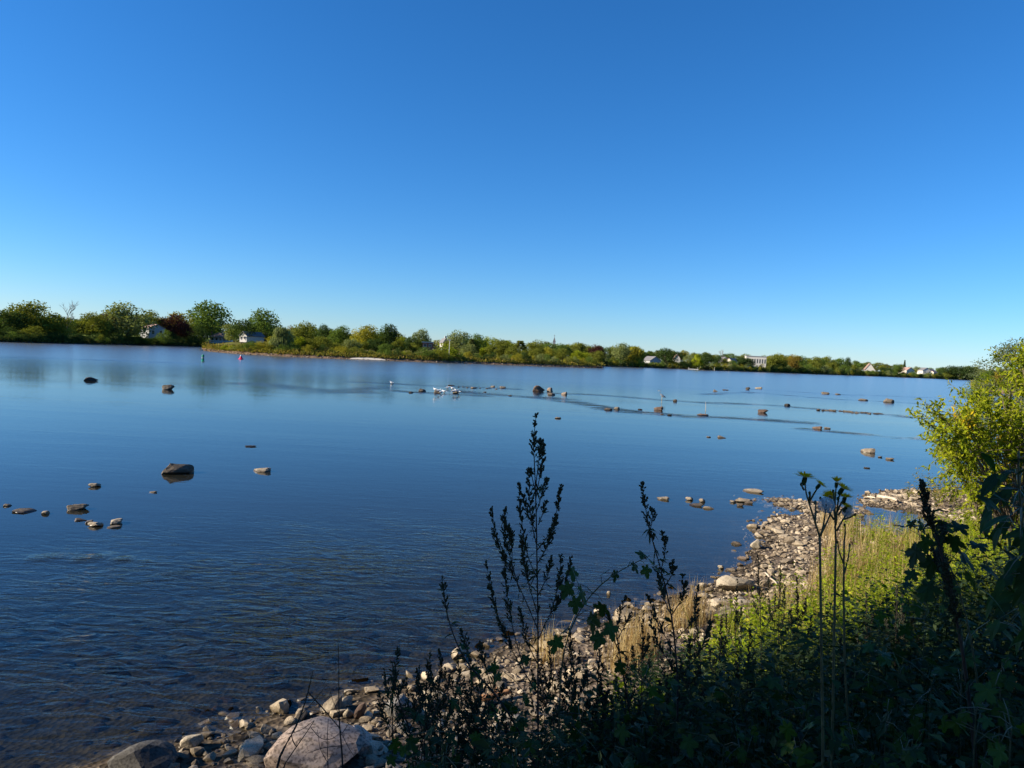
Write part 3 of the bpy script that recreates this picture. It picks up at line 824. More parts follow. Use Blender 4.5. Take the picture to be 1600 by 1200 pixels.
rows = []
rr = random.Random(3)
HOUSE_GAPS = [(228, 250, 525), (327, 362, 538), (380, 404, 530), (660, 676, 540), (1006, 1028, 565), (1050, 1062, 561), (1098, 1112, 572), (1348, 1366, 577), (1406, 1422, 579), (1438, 1462, 581), ]
def gap_at(px, hw):
    for a, b, lowest in HOUSE_GAPS:
        if a - hw * .8 < px < b + hw * .8: return lowest
    return None
pal = {'left': [DARK, DARK, GREEN, OLIVE, DARK], 'isl': [OLIVE, YELLOW, GREEN, LIME, OLIVE, GREY, DARK], 'right': [OLIVE, GREEN, DARK, OLIVE, GREY, GREEN, GREEN, OLIVE, YELLOW]}
for zone, line, prof, x0, x1 in (('left', LEFT_PX, BANK, -30, 345), ('isl', ISL_PX, LOW, 350, 940), ('right', RIGHT_PX, BANK, 870, 1600)):
    for row, back, f0, f1, sp in (('skyline row', 70, 0.0, 0.12, 17), ('middle row', 28, 0.22, 0.5, 19), ('waterside row', 9, 0.50, 0.74, 12), ('water edge row', 3.0, 0.66, 0.86, 9)):
        if row == 'water edge row' and zone == 'isl': continue
        if zone == 'right': sp *= 0.66
        px = x0 + rr.uniform(0, 6)
        while px < x1:
            if zone == 'right' and px < 935 and row != 'skyline row': px += 8; continue
            if zone == 'isl' and px > 880 and row == 'skyline row': break
            wy = float(np.interp(px, [q[0] for q in line], [q[1] for q in line])) - 3
            sk = float(np.interp(px, [q[0] for q in SKY], [q[1] for q in SKY])) - 2.5 * min(1, max(0, (px - 960) / 120))
            top = sk + (wy - sk) * rr.uniform(f0, f1) + (rr.uniform(-1, 3) if f0 == 0 else 0)
            wpx = (wy - top) * rr.uniform(0.75, 1.15) * (1.25 if f0 > .4 else 1)
            bk = back * rr.uniform(.75, 1.3)
            kind = rr.choice(['round', 'round', 'tall', 'open'] if f0 < .4 else ['bush'])
            if f0 == 0 and 640 < px < 880 and rr.random() < .25: kind = 'conifer'
            c = rr.choice(pal[zone])
            g = gap_at(px, wpx / 2)
            if row == 'skyline row' and g is not None and not (zone == 'isl' and px < 365): bk = 120
            if (row != 'skyline row' or (zone == 'isl' and px < 365)) and g is not None and top < g: 
                top = g + rr.uniform(0.5, 2); wpx = max(5, (wy - top) * 1.7); kind = 'bush'; bk = min(bk, 6)
            if wy - top > 2.5:
                rows.append((zone, row, px, top, wpx, bk, kind, c, line, prof))
            px += sp * rr.uniform(.7, 1.3)
bylm = {}
for rw in rows:
    zone, row, px = rw[:3]
    lx, lt = min(LANDMARKS[zone], key=lambda q: abs(q[0] - px))
    bylm.setdefault((zone, row, lt, px >= lx), []).append((abs(px - lx), rw))
for (zone, row, lt, right), lst in bylm.items():
    for i_, (dd, rw) in enumerate(sorted(lst, key=lambda q: q[0])):
        _, _, px, top, wpx, bk, kind, c, line, prof = rw
        form = {'bush': 'bush', 'conifer': 'conifer'}.get(kind, 'tree')
        lab = f"{CN[c]} {form}, {ORD[i_]} in the {row} {'right' if right else 'left'} of {lt}"
        far_tree(line, prof, px, top, wpx, bk, kind, c, lab, {'bush': 'waterside_bush', 'conifer': 'conifer_tree'}.get(kind, 'broadleaf_tree'),
                 {'left': 'trees on the left bank', 'isl': 'trees along the island shore', 'right': 'trees on the far right bank'}[zone], 'bush' if kind == 'bush' else 'tree')

# low scrub and weeds along the island shore: nobody could count it
mb = MB()
r = np.random.default_rng(21)
n = 9000
pxs = r.uniform(316, 942, n); back = 2.5 + r.gamma(2.0, 2.6, n)
P = np.array([tuple(shore_point(ISL_PX, a, b)) for a, b in zip(pxs, back)])
P[:, 2] = [land_z(b, LOW) for b in back]
P[:, 2] += r.random(n) * 0.9 * np.clip(back / 8, .25, 1)
mb.leaves(P, r.normal(0, .5, (n, 3)) + [0, 0, .7], r.normal(0, 1, (n, 3)), r.uniform(.5, 1.0, n), r.uniform(.25, .55, n), r.random(n))
tag(mb.build('shore_scrub', leaf_mat('scrub_leaves', [(0, (0.07, 0.08, 0.02)), (0.5, (0.17, 0.17, 0.035)), (0.8, (0.24, 0.20, 0.04)), (1, (0.30, 0.19, 0.07))], 0.3)), 'low yellow green scrub along the stony island shore', 'scrub', kind='stuff')
mb = MB()
n = 5000
pxs = r.uniform(940, 1560, n); back = 0.8 + r.gamma(1.6, 2.2, n)
P = np.array([tuple(shore_point(RIGHT_PX, a, b)) for a, b in zip(pxs, back)])
P[:, 2] = [land_z(b, BANK) for b in back]; P[:, 2] += r.random(n) * 1.2
mb.leaves(P, r.normal(0, .5, (n, 3)) + [0, 0, .7], r.normal(0, 1, (n, 3)), r.uniform(.7, 1.5, n), r.uniform(.4, .9, n), r.random(n))
n = 2500
pxs = r.uniform(-30, 345, n); back = 0.6 + r.gamma(1.6, 1.0, n)
P = np.array([tuple(shore_point(LEFT_PX, a, b)) for a, b in zip(pxs, back)])
P[:, 2] = [land_z(b, BANK) for b in back]; P[:, 2] += r.random(n) * 0.6
mb.leaves(P, r.normal(0, .5, (n, 3)) + [0, 0, .7], r.normal(0, 1, (n, 3)), r.uniform(.4, .9, n), r.uniform(.3, .6, n), r.random(n))
tag(mb.build('bank_scrub', leaf_mat('bank_scrub_leaves', [(0, (0.03, 0.045, 0.015)), (0.6, (0.08, 0.10, 0.03)), (1, (0.17, 0.15, 0.04))], 0.25)), 'dark low scrub growing down to the far waterlines', 'scrub', kind='stuff')

# stones of the island shore, too small to tell apart
ICO = {}
for lv in (1, 2, 3):
    b_ = bmesh.new(); bmesh.ops.create_icosphere(b_, subdivisions=lv, radius=1.0)
    ICO[lv] = (np.array([v.co[:] for v in b_.verts]), np.array([[v.index for v in f.verts] for f in b_.faces]))
    b_.free()
def rock_shape(seed, lv=2, cuts=9, rough=0.06, lo=0.55):
    r = np.random.default_rng(seed)
    V, T = ICO[lv]; V = V.copy()
    for _ in range(cuts):
        nrm = r.normal(0, 1, 3); nrm /= np.linalg.norm(nrm)
        d = r.uniform(lo, 0.92)
        ex = np.maximum(0, V @ nrm - d)
        V -= ex[:, None] * nrm * 0.95
    ph = r.uniform(0, 6, 6)
    nz = np.sin(V[:, 0] * 5 + ph[0]) * np.cos(V[:, 1] * 6 + ph[1]) + .6 * np.sin(V[:, 2] * 9 + ph[2] + V[:, 0] * 7)
    V *= (1 + rough * nz)[:, None]
    V += r.normal(0, rough * .18, V.shape)
    return V, T
ROCKS1 = [rock_shape(100 + i, 1, 9, 0.06, .38) for i in range(18)]
def mass_stones(P, size, seed, sink=0.25):
    r = np.random.default_rng(seed); mb = MB()
    for p, s in zip(P, size):
        V, T = ROCKS1[r.integers(len(ROCKS1))]
        a = r.uniform(0, 6.28); c, s_ = math.cos(a), math.sin(a)
        W = V * np.array([r.uniform(.8, 1.3), r.uniform(.6, 1), r.uniform(.35, .75)]) * s
        W = np.stack([W[:, 0] * c - W[:, 1] * s_, W[:, 0] * s_ + W[:, 1] * c, W[:, 2]], 1) + p
        mb.add(W, None, T, r.random())
    return mb
n = 700
pxs = r.uniform(313, 944, n); back = r.uniform(-1.2, 3.5, n)
P = np.array([tuple(shore_point(ISL_PX, a, b)) for a, b in zip(pxs, back)]); P[:, 2] = [land_z(b, LOW) for b in back]
sz = r.uniform(.15, .5, n)
tag(mass_stones(P, sz, 5).build('shore_rubble', stone_mat('island_stones', [(0.2, (0.07, 0.05, 0.035)), (0.5, (0.16, 0.115, 0.08)), (0.8, (0.28, 0.22, 0.165))], 1.2, tintmix=True)), 'brown rubble of stones edging the island shore', 'stones', kind='stuff')
# pale sand patch of the island
mb = MB()
xs = np.linspace(546, 604, 24); V = []
for a in xs:
    k_ = math.sin((a - 546) / 58 * math.pi) ** .5
    for b in (0.3, 0.8, 2.2):
        p = shore_point(ISL_PX, a, 0.3 + (b - .3) * k_ * 1.2); V.append((p.x, p.y, land_z(0.3 + (b - .3) * k_ * 1.2, LOW) * 1.45 + .06))
i, j = np.meshgrid(np.arange(23), np.arange(2), indexing='ij'); k = (i * 3 + j).ravel()
mb.add(V, np.stack([k, k + 3, k + 4, k + 1], 1))
tag(mb.build('sand_patch', plain_mat('pale_sand', (0.62, 0.56, 0.45), 0.9, 0.08, 1), None, True), kind='structure')

# ------------------------------------------------------------------ houses
def prism_roof(w_, d_, h, over=0.3, th=0.18):
    mb = MB()
    hw, hd = w_ / 2 + over, d_ / 2 + over
    for s in (-1, 1):   # two sloping slabs, ridge along y
        V = [(s * hw, -hd, -over * h / hw), (s * hw, hd, -over * h / hw), (0, hd, h), (0, -hd, h)]
        V += [(x, y, z + th) for x, y, z in V]
        mb.add(V, [(0, 1, 2, 3), (4, 7, 6, 5), (0, 4, 5, 1), (1, 5, 6, 2), (2, 6, 7, 3), (3, 7, 4, 0)], None, .5)
    return mb
def gable_walls(w_, d_, h, rh):
    mb = MB(); hw, hd = w_ / 2, d_ / 2
    V = [(-hw, -hd, -.5), (hw, -hd, -.5), (hw, -hd, h), (0, -hd, h + rh), (-hw, -hd, h), (-hw, hd, -.5), (hw, hd, -.5), (hw, hd, h), (0, hd, h + rh), (-hw, hd, h)]
    mb.add(V, [(0, 1, 2, 4), (6, 5, 9, 7), (0, 4, 9, 5), (1, 6, 7, 2)], [(4, 2, 3), (7, 9, 8)], .5)
    return mb
def window(parent, x, z, y, w_, h, frame='white'):
    """a window on the wall at y that faces -y"""
    fm = MB(); t = 0.09
    fm.box((x - w_ / 2 - t, y - .07, z), (x - w_ / 2, y + .03, z + h)); fm.box((x + w_ / 2, y - .07, z), (x + w_ / 2 + t, y + .03, z + h))
    fm.box((x - w_ / 2 - t, y - .07, z - t), (x + w_ / 2 + t, y + .03, z)); fm.box((x - w_ / 2 - t, y - .07, z + h), (x + w_ / 2 + t, y + .03, z + h + t))
    f_ = fm.build('window', M[frame], parent)
    pm = MB(); pm.box((x - w_ / 2, y - .03, z), (x + w_ / 2, y + .02, z + h)); pm.build('pane', M['glass'], f_)
def house(line, prof, px, wpx, base_py, roof_py, back, rise, wall, roof, label, yaw=0.0, wins=3, depth=7.0, chimney=False, name='house', flat=False):
    p = shore_point(line, px, back)
    z0 = PW(px, base_py, p.y).z
    dist = Vector((p.x, p.y)).length
    w_ = wpx / F * dist
    htot = PW(px, roof_py, p.y).z - z0
    az = math.atan2(p.x, p.y)
    hroot = empty(name, (p.x, p.y, z0), -az + yaw)
    tag(hroot, label, 'house' if name == 'house' else name.replace('_', ' '))
    rh = 0 if flat else htot * rise; wh = htot - rh
    if flat:
        mb = MB(); mb.box((-w_ / 2, -depth / 2, -.5), (w_ / 2, depth / 2, wh)); mb.build('wall', M[wall], hroot)
        mb = MB(); mb.box((-w_ / 2 - .3, -depth / 2 - .3, wh), (w_ / 2 + .3, depth / 2 + .3, wh + .35)); mb.build('roof', M[roof], hroot)
    else:
        gable_walls(w_, depth, wh, rh).build('wall', M[wall], hroot)
        rf = prism_roof(w_, depth, rh).build('roof', M[roof], hroot); rf.location = (0, 0, wh)
        if chimney:
            mb = MB(); mb.box((w_ * .15, -.4, rh * .4), (w_ * .15 + .8, .4, rh + 1.2)); mb.build('chimney', M['white'], rf)
    for k_ in range(wins):
        x = (k_ + .5) / wins * w_ - w_ / 2
        window(hroot, x, wh * .35, -depth / 2, min(1.2, w_ / wins * .5), wh * .4)
    return hroot

house(LEFT_PX, BANK, 238, 22, 527, 507, 22, .28, 'grey_wall', 'roof_pink', 'grey house with pinkish roof half hidden beside the purple tree', 0.5, 2)
house(LEFT_PX, BANK, 40, 16, 521, 503, 40, .4, 'cream', 'roof_grey', 'pale house glimpsed between trunks near the left lawns', 0.2, 2)
# brown roofed house with a glazed porch
p = shore_point(LEFT_PX, 344, 12)
z0 = PW(344, 535, p.y).z
wd = 28 / F * Vector((p.x, p.y)).length
ph = empty('house', (p.x, p.y, z0), -math.atan2(p.x, p.y) - 0.15)
tag(ph, 'low house with brown hipped roof and a white pillared porch', 'house')
H = PW(344, 527, p.y).z - z0; RH = PW(344, 520, p.y).z - z0 - H
mb = MB(); mb.box((-wd / 2, 1.5, -.6), (wd / 2, 8, H)); mb.build('wall', M['white'], ph)
mb = MB(); mb.box((-wd / 2, -1.4, -.7), (wd / 2, 1.5, 0)); mb.build('porch_deck', M['white'], ph)
mb = MB(); a_, b_ = wd / 2 + .5, 1.8
V = [(-a_, -b_, H), (a_, -b_, H), (a_, 8.5, H), (-a_, 8.5, H), (-a_ * .35, 3, H + RH), (a_ * .35, 3, H + RH), (-a_, -b_, H + .15), (a_, -b_, H + .15), (a_, 8.5, H + .15), (-a_, 8.5, H + .15)]
mb.add(V, [(0, 1, 7, 6), (1, 2, 8, 7), (2, 3, 9, 8), (3, 0, 6, 9), (6, 7, 5, 4), (8, 9, 4, 5), (0, 3, 2, 1)], [(7, 8, 5), (9, 6, 4)], .5)
mb.build('roof', M['roof_brown'], ph)
for k_ in range(6):
    x = -wd / 2 + .12 + k_ * (wd - .24) / 5
    mb = MB(); mb.box((x - .1, -1.35, 0.003), (x + .1, -1.15, H - .003)); mb.build('column', M['white'], ph)
for k_ in range(5):
    x = -wd / 2 + (k_ + .5) * wd / 5
    window(ph, x, .6, 1.5, wd / 5 * .55, H * .6)
mb = MB(); mb.box((-wd / 2, -1.38, .45), (wd / 2, -1.32, .95)); mb.build('porch_railing', M['white'], ph)
house(ISL_PX, LOW, 393, 13, 533, 519, 62, .42, 'white', 'roof_grey', 'white gabled house with grey roof above the island scrub', -0.75, 2, 9)
house(ISL_PX, LOW, 667, 16, 545, 535.5, 48, .0, 'brick', 'white', 'dark red walled building with a flat white roof', 0, 2, flat=True)
house(ISL_PX, LOW, 692, 7, 541, 529, 90, .5, 'white', 'roof_grey', 'white steep gabled house showing behind the lime bush', 0.2, 1, 8, True)
house(ISL_PX, LOW, 703, 13, 541, 531, 95, .4, 'grey_wall', 'roof_grey', 'grey roofed house standing right behind the pale pole', 1.0, 2, 8)
house(RIGHT_PX, BANK, 1017, 20, 570, 557, 22, .5, 'grey_wall', 'roof_grey', 'grey house with dark gable past the yellow weeping willow', 0.6, 2, 9)
house(RIGHT_PX, BANK, 1056, 9, 565, 553.5, 40, .6, 'white', 'roof_pink', 'small house with bright white gable above the far bank', 0.1, 1, 9)
house(RIGHT_PX, BANK, 1130, 11, 570, 558, 45, .4, 'grey_wall', 'roof_grey', 'grey house below the pale leafless tree', 0.3, 2, 9)
house(RIGHT_PX, BANK, 1142, 10, 571, 560, 30, .4, 'cream', 'roof_pink', 'cream house just right of the grey one by the leafless tree', -0.4, 2, 9)
house(RIGHT_PX, BANK, 1179, 28, 573, 557, 34, .0, 'white', 'grey_wall', 'long white apartment block with flat roof among the far trees', 0.1, 8, 12, flat=True, name='apartment_block')
house(RIGHT_PX, BANK, 1357, 13, 579, 568, 26, .92, 'white', 'roof_brown', 'white triangular fronted house with steep brown roof', 0.15, 2, 11)
house(RIGHT_PX, BANK, 1391, 8, 581, 571.5, 60, .55, 'white', 'roof_grey', 'tiny white gabled house right of the triangular house', 0.2, 1, 10)
house(RIGHT_PX, BANK, 1414, 15, 583, 574, 40, .5, 'cream', 'roof_pink', 'beige roofed house below the slender conifer', 0.9, 2, 12)
house(RIGHT_PX, BANK, 1443, 11, 584, 574.5, 40, .45, 'white', 'roof_grey', 'white house with grey roof on the right part of the far bank', 0.5, 2, 12)
house(RIGHT_PX, BANK, 1454, 11, 586, 577, 24, .5, 'cream', 'roof_pink', 'cream house nearest the water on the right part of the far bank', -0.3, 2, 12)
house(RIGHT_PX, BANK, 1497, 9, 587, 578.5, 40, .4, 'white', 'roof_grey', 'small pale house between the last dark round trees', 0.3, 2, 12)
# white boat shelter by the far water and the floating dock beside it
p = shore_point(RIGHT_PX, 1105, 1.5)
bs_ = empty('boat_shelter', (p.x, p.y, .5), -math.atan2(p.x, p.y)); tag(bs_, 'white rounded fabric boat shelter at the far waterline', 'boat shelter')
mb = MB(); a = np.linspace(0, np.pi, 9); wd = 4.2
V = [(wd * math.cos(x), y, 1.6 + 2.0 * math.sin(x)) for x in a for y in (-4, 4)]
k = np.arange(8) * 2
mb.add(V, np.stack([k, k + 2, k + 3, k + 1], 1)); mb.build('canopy', M['white'], bs_)
for sx in (-1, 1):
    for sy in (-3.8, 3.8):
        mb = MB(); mb.tube([(sx * 4.1, sy, -1.5), (sx * 4.1, sy, 1.6)], .08, 5); mb.build('post', M['metal'], bs_)
p = shore_point(RIGHT_PX, 1083, -4)
dk = empty('floating_dock', (p.x, p.y, .0), -math.atan2(p.x, p.y)); tag(dk, 'small pale floating dock left of the white boat shelter', 'dock')
mb = MB(); mb.box((-3, -2, .15), (3, 2, .5)); mb.build('deck', M['metal'], dk)
for sx in (-2.6, 2.6):
    mb = MB(); mb.box((sx - .3, -1.9, -.3), (sx + .3, 1.9, .147)); mb.build('float', M['grey_wall'], dk)
    mb = MB(); mb.tube([(sx, 1.7, .5), (sx, 1.7, 1.5)], .06, 5); mb.build('post', M['metal'], dk)
# church spire and pale pole
p = shore_point(ISL_PX, 864, 170); zb = 3.0
dist = Vector((p.x, p.y)).length
ch = empty('church', (p.x, p.y, zb), -math.atan2(p.x, p.y)); tag(ch, 'church with a thin dark spire poking above the island trees', 'church')
ht = PW(864, 526, p.y).z - zb; s1 = PW(864, 534, p.y).z - zb
mb = MB(); mb.box((-.8, -.8, 0), (.8, .8, s1)); mb.build('tower', M['grey_wall'], ch)
mb = MB(); mb.add([(-.9, -.9, s1), (.9, -.9, s1), (.9, .9, s1), (-.9, .9, s1), (0, 0, ht)], [(3, 2, 1, 0)], [(0, 1, 4), (1, 2, 4), (2, 3, 4), (3, 0, 4)]); sp_ = mb.build('spire', M['roof_grey'], ch)
mb = MB(); mb.tube([(0, 0, ht - .5), (0, 0, ht + 1.2)], .1, 4); mb.tube([(-.5, 0, ht + .6), (.5, 0, ht + .6)], .09, 4); mb.build('cross', M['roof_grey'], sp_)
mb = MB(); mb.box((-5, 2, 0), (5, 20, s1 * .5)); mb.build('nave', M['grey_wall'], ch)
p = shore_point(ISL_PX, 701, 7); 
pl = empty('lamp_post', (p.x, p.y, .8)); tag(pl, 'thin pale metal pole standing in the lime bush', 'pole')
ph_ = PW(701, 532, p.y).z - .8
mb = MB(); mb.tube([(0, 0, 0), (0, 0, ph_)], [.12, .07], 6); mb.build('pole', M['metal'], pl)
mb = MB(); mb.box((-.35, -.2, ph_), (.35, .2, ph_ + .3)); mb.build('lamp_head', M['metal'], pl)

# ------------------------------------------------------------------ buoys
p = G(317, 564.5)
bu = empty('channel_buoy', p, 0.3); bu.scale = (.75, .75, .92); tag(bu, 'green can shaped channel buoy floating off the island tip', 'buoy')
mb = MB(); mb.lathe([(0.001, -.5), (.42, -.5), (.44, -.05), (.44, .05), (.30, .12), (.27, .15), (.27, 1.22), (.24, 1.27), (0.001, 1.27)], 16); mb.build('body', M['green_paint'], bu, False)
mb = MB(); mb.lathe([(.275, .55), (.285, .57), (.285, .80), (.275, .82)], 16); mb.build('band', M['grey_wall'], bu)
mb = MB(); mb.tube([(-.07, 0, 1.27), (-.07, 0, 1.36), (.07, 0, 1.36), (.07, 0, 1.27)], .015, 5); mb.build('lifting_eye', M['metal'], bu)
p = G(376.5, 561.5)
bu = empty('channel_buoy', p, 0.1); bu.scale = (.82, .82, .82); tag(bu, 'red cone shaped channel buoy with a white top', 'buoy')
mb = MB(); mb.lathe([(0.001, -.5), (.5, -.5), (.66, -.05), (.66, .10), (.5, .2), (.34, .42), (.26, .80), (.24, .82)], 16); mb.build('body', M['red_paint'], bu, False)
mb = MB(); mb.lathe([(.235, .80), (.22, .9), (.17, 1.08), (.10, 1.18), (0.001, 1.2)], 16); mb.build('top_cap', M['white'], bu)
mb = MB(); mb.lathe([(.665, .0), (.69, .02), (.69, .07), (.665, .09)], 16); mb.build('rubbing_ring', M['red_paint'], bu)

# ------------------------------------------------------------------ rocks standing in the river
ROCK_MESH = []
for i in range(12):
    V, T = rock_shape(300 + i, 3, 13, 0.05, .40)
    mb = MB(); mb.add(V, None, T); ROCK_MESH.append(mb.mesh('rock'))
rock_n = [0]
ROCK_MATS = {}
def rock(px, py, wpx, hpx, mat, label, group=None, name='river_rock', rz=None, variant=None, below=0.35, depth=0.75, tilt=0.0):
    """py is the pixel row of the waterline at the rock's foot"""
    rock_n[0] += 1
    rr = random.Random(rock_n[0] * 31)
    p = G(px, py)
    dist = (p - Vector((0, 0, CAMZ))).length
    w_ = wpx / F * dist; h_ = max(hpx * .74, 1.1) / F * dist
    v = rr.randrange(len(ROCK_MESH)) if variant is None else variant
    key = (v, mat)
    if key not in ROCK_MATS:
        me = ROCK_MESH[v].copy(); me.materials.append(M[mat]); ROCK_MATS[key] = me
    o = link(name, ROCK_MATS[key])
    az = math.atan2(p.x, p.y)
    dy = min(w_ * depth, 2.5)
    o.location = p + Vector((p.x, p.y, 0)).normalized() * (dy * .45)
    o.location.z = h_ * (0.5 - below)
    o.rotation_euler = (0, tilt, -az + (rr.uniform(-.25, .25) if rz is None else rz))
    hz = h_ * (0.5 + below) * 1.12
    o.scale = (w_ * .56, dy * .56, hz)
    o.location.z = h_ - hz * 0.82
    tag(o, label, 'rock', group)
    return o
RG = 'rocks standing in the river'
for px, py, wpx, hpx, mat, label in [
    (143, 595.5, 18, 6, 'dark_rock', 'dark flat rock alone in the river below the left bank trees'),
    (262, 609, 20, 9, 'dark_rock', 'pointed pale topped rock below the green buoy'),
    (275, 741, 42, 20, 'rock', 'largest near rock in the river with sunlit top and dark side'),
    (411, 738.5, 33, 7, 'rock', 'low brownish oval rock right of the largest near rock'),
    (391, 698.5, 20, 2.2, 'dark_rock', 'barely showing olive rock beyond the low oval rock'),
    (150, 761, 18, 6, 'rock', 'small rough rock between the largest near rock and the left cluster'),
    (240, 770.5, 14, 2.5, 'pale_rock', 'small pale flat rock just below the largest near rock'),
    (13, 791.5, 10, 4, 'rock', 'smallest rock at the left edge of the water'),
    (42, 801.5, 29, 5, 'dark_rock', 'long low dark rock near the left edge'),
    (71, 804, 13, 4.5, 'rock', 'small pale rock right of the long low dark one'),
    (120, 797.5, 32, 9, 'dark_rock', 'blackish slab rock standing alone above the left cluster'),
    (124, 815, 19, 3.5, 'rock', 'thin flat stone at the left end of the five rock cluster'),
    (139, 818, 15, 4, 'rock', 'second small stone of the five rock cluster'),
    (152, 823, 22, 7, 'pale_rock', 'pale tan rounded rock in the five rock cluster'),
    (181, 820.5, 27, 8, 'rock', 'grey brown rock at the right end of the five rock cluster'),
    (178, 826, 16, 3.5, 'pale_rock', 'pale small stone in front of the five rock cluster'),
    (661, 612, 13, 6, 'dark_rock', 'dark wedge rock just left of the gulls'),
    (643, 614, 8, 3, 'dark_rock', 'tiny dark rock at the left end of the gull rocks'),
    (682, 614.5, 15, 6, 'dark_rock', 'dark rock on which the first gulls sit'),
    (712, 615, 16, 4, 'dark_rock', 'low dark rock under the right hand gulls'),
    (842, 612, 20, 11, 'rust_rock', 'tallest reddish boulder of the group in mid river'),
    (859, 612.5, 13, 8, 'rust_rock', 'second reddish boulder touching the tallest one in mid river'),
    (863, 617.5, 13, 5, 'rock', 'low boulder in front of the reddish pair in mid river'),
    (882, 617, 12, 5.5, 'rust_rock', 'separate brown boulder right of the reddish pair'),
    (871, 654, 10, 3.5, 'dark_rock', 'lone small rock right of the tallest plume of the weed'),
    (950, 641, 12, 5, 'rock', 'left one of two rocks side by side on the riffle'),
    (964, 640, 13, 4.5, 'rock', 'right one of two rocks side by side on the riffle'),
    (1001, 640.5, 8, 2.2, 'dark_rock', 'sliver of rock left of the red based rock'),
    (1027, 641, 17, 8.5, 'rust_rock', 'round rock with reddish base in front of the heron'),
    (1055, 627.5, 10, 4, 'dark_rock', 'flat dark rock to the right of the heron'),
    (1034, 648, 6, 2, 'dark_rock', 'tiny rock below the red based rock'),
    (1046, 649.5, 10, 2.4, 'dark_rock', 'small flat rock below and right of the red based rock'),
    (1097, 649, 17, 3.5, 'rust_rock', 'low reddish rock by the faint stick'),
    (1117, 612, 9, 4, 'dark_rock', 'small dark rock at the left end of the far right riffle'),
    (1133, 610, 10, 2, 'dark_rock', 'thin dark rock second along the far right riffle'),
    (1168, 609, 8, 5, 'dark_rock', 'dark knob of rock third along the far right riffle'),
    (1184, 607.5, 12, 4, 'rock', 'flat brown rock fourth along the far right riffle'),
    (1191, 645, 18, 6.5, 'rust_rock', 'smooth reddish brown rock standing free between two riffles'),
    (1230, 634.5, 12, 4, 'dark_rock', 'dark hump on the second riffle behind the smooth reddish rock'),
    (1289, 616, 12, 4.5, 'rock', 'brown rock midway on the far right riffle'),
    (1310, 617, 9, 2.4, 'dark_rock', 'thin dark rock right of the midway brown rock'),
    (1348, 626, 12, 4, 'dark_rock', 'flat dark rock before the egg shaped rock'),
    (1388, 629, 13, 8, 'dark_rock', 'egg shaped rock upright on the far right riffle'),
    (1275, 670.5, 16, 6, 'rust_rock', 'orange brown rock right of the smooth reddish rock and lower'),
    (1292, 670, 10, 3, 'dark_rock', 'small dark rock touching the orange brown one'),
    (1126, 684.5, 16, 4, 'dark_rock', 'low dark rock alone in calm water below the stick'),
    (1108, 683.5, 8, 2, 'dark_rock', 'sliver of rock left of the calm water rock'),
    (1357, 708, 25, 8, 'rock', 'broad rock with a dark end before the shrub'),
    (1375, 715, 8, 2.2, 'dark_rock', 'small sliver below the broad rock with a dark end'),
    (1390, 718.5, 14, 3.5, 'dark_rock', 'small flat rock below the broad rock with a dark end'),
    (1354, 732, 9, 2, 'dark_rock', 'thin curved sliver lowest below the broad dark ended rock'),
    (1034, 781.5, 21, 6, 'rock', 'low rock by itself right of the second tall weed'),
    (1078, 782, 14, 6, 'rock', 'left upper rock of the four stone cluster near the beach'),
    (1098, 785, 11, 6.5, 'rock', 'right upper rock of the four stone cluster near the beach'),
    (1087, 792, 19, 5, 'dark_rock', 'mossy dark rock in the four stone cluster near the beach'),
    (1107, 796, 17, 3.5, 'pale_rock', 'pale flat rock in the four stone cluster near the beach'),
    (1176, 770.5, 28, 6, 'rock', 'long plank shaped rock farthest out from the beach'),
    (1160, 785, 25, 8, 'rock', 'brown rock in the clump halfway out from the beach'),
    (1146, 785.5, 11, 4, 'dark_rock', 'small dark rock left in the clump halfway out'),
    (1156, 791, 13, 5, 'dark_rock', 'dark split rock at the front of the clump halfway out'),
    (1170, 788, 12, 5, 'rock', 'right hand stone of the clump halfway out'),
    (1151, 852, 16, 4.5, 'rock', 'single flat stone in the water off the pebble beach'),
    (1159, 875, 14, 5, 'rust_rock', 'oblong brown stone in the water off the pebble beach'),
    (1127, 889, 11, 6, 'pale_rock', 'pale stone at the water edge beyond the reddish grass'),
    (1141, 893, 15, 4, 'rock', 'flat stone right of the pale stone at the water edge'),
    (951, 930, 9, 6, 'pale_rock', 'white stone in the water behind the leaning vine'),
    (935, 951, 5, 4, 'pale_rock', 'tiny white stone in the water below the leaning vine'),
    (770, 605, 11, 3, 'dark_rock', 'thin dark rock right of the gulls, farthest of the string'),
    (785, 606.5, 11, 4, 'dark_rock', 'right end rock of the string beyond the gulls'),
    (740, 607, 9, 3, 'rock', 'pale topped rock in the string just beyond the gulls'),
    (757, 613, 6, 2, 'dark_rock', 'small rock nearer than the string beyond the gulls'),
    (797, 619, 6, 2.2, 'dark_rock', 'tiny rock on the riffle between gulls and boulders'),
    (705, 603, 12, 2, 'dark_rock', 'sliver of rock directly behind the gulls'),
]:
    rock(px, py, wpx, hpx, mat, label, RG)
# the low dark ledge of stones along the second riffle
rr = random.Random(5)
for i in range(15):
    t = i / 14
    rock(1278 + 96 * t + rr.uniform(-2, 2), 641 + 6.5 * t + rr.uniform(-.6, .6), rr.uniform(6, 11), rr.uniform(1.6, 2.8), 'dark_rock', 'low dark stone of the ledge along the second riffle', 'stones of the dark ledge on the riffle')
for i in range(9):
    t = i / 8
    rock(715 + 70 * t + rr.uniform(-3, 3), 604.5 + 3.5 * t + rr.uniform(-1, 1), rr.uniform(4, 7), rr.uniform(1.2, 1.8), 'dark_rock', 'sliver of dark stone in the string right of the gulls', 'slivers of stone right of the gulls')

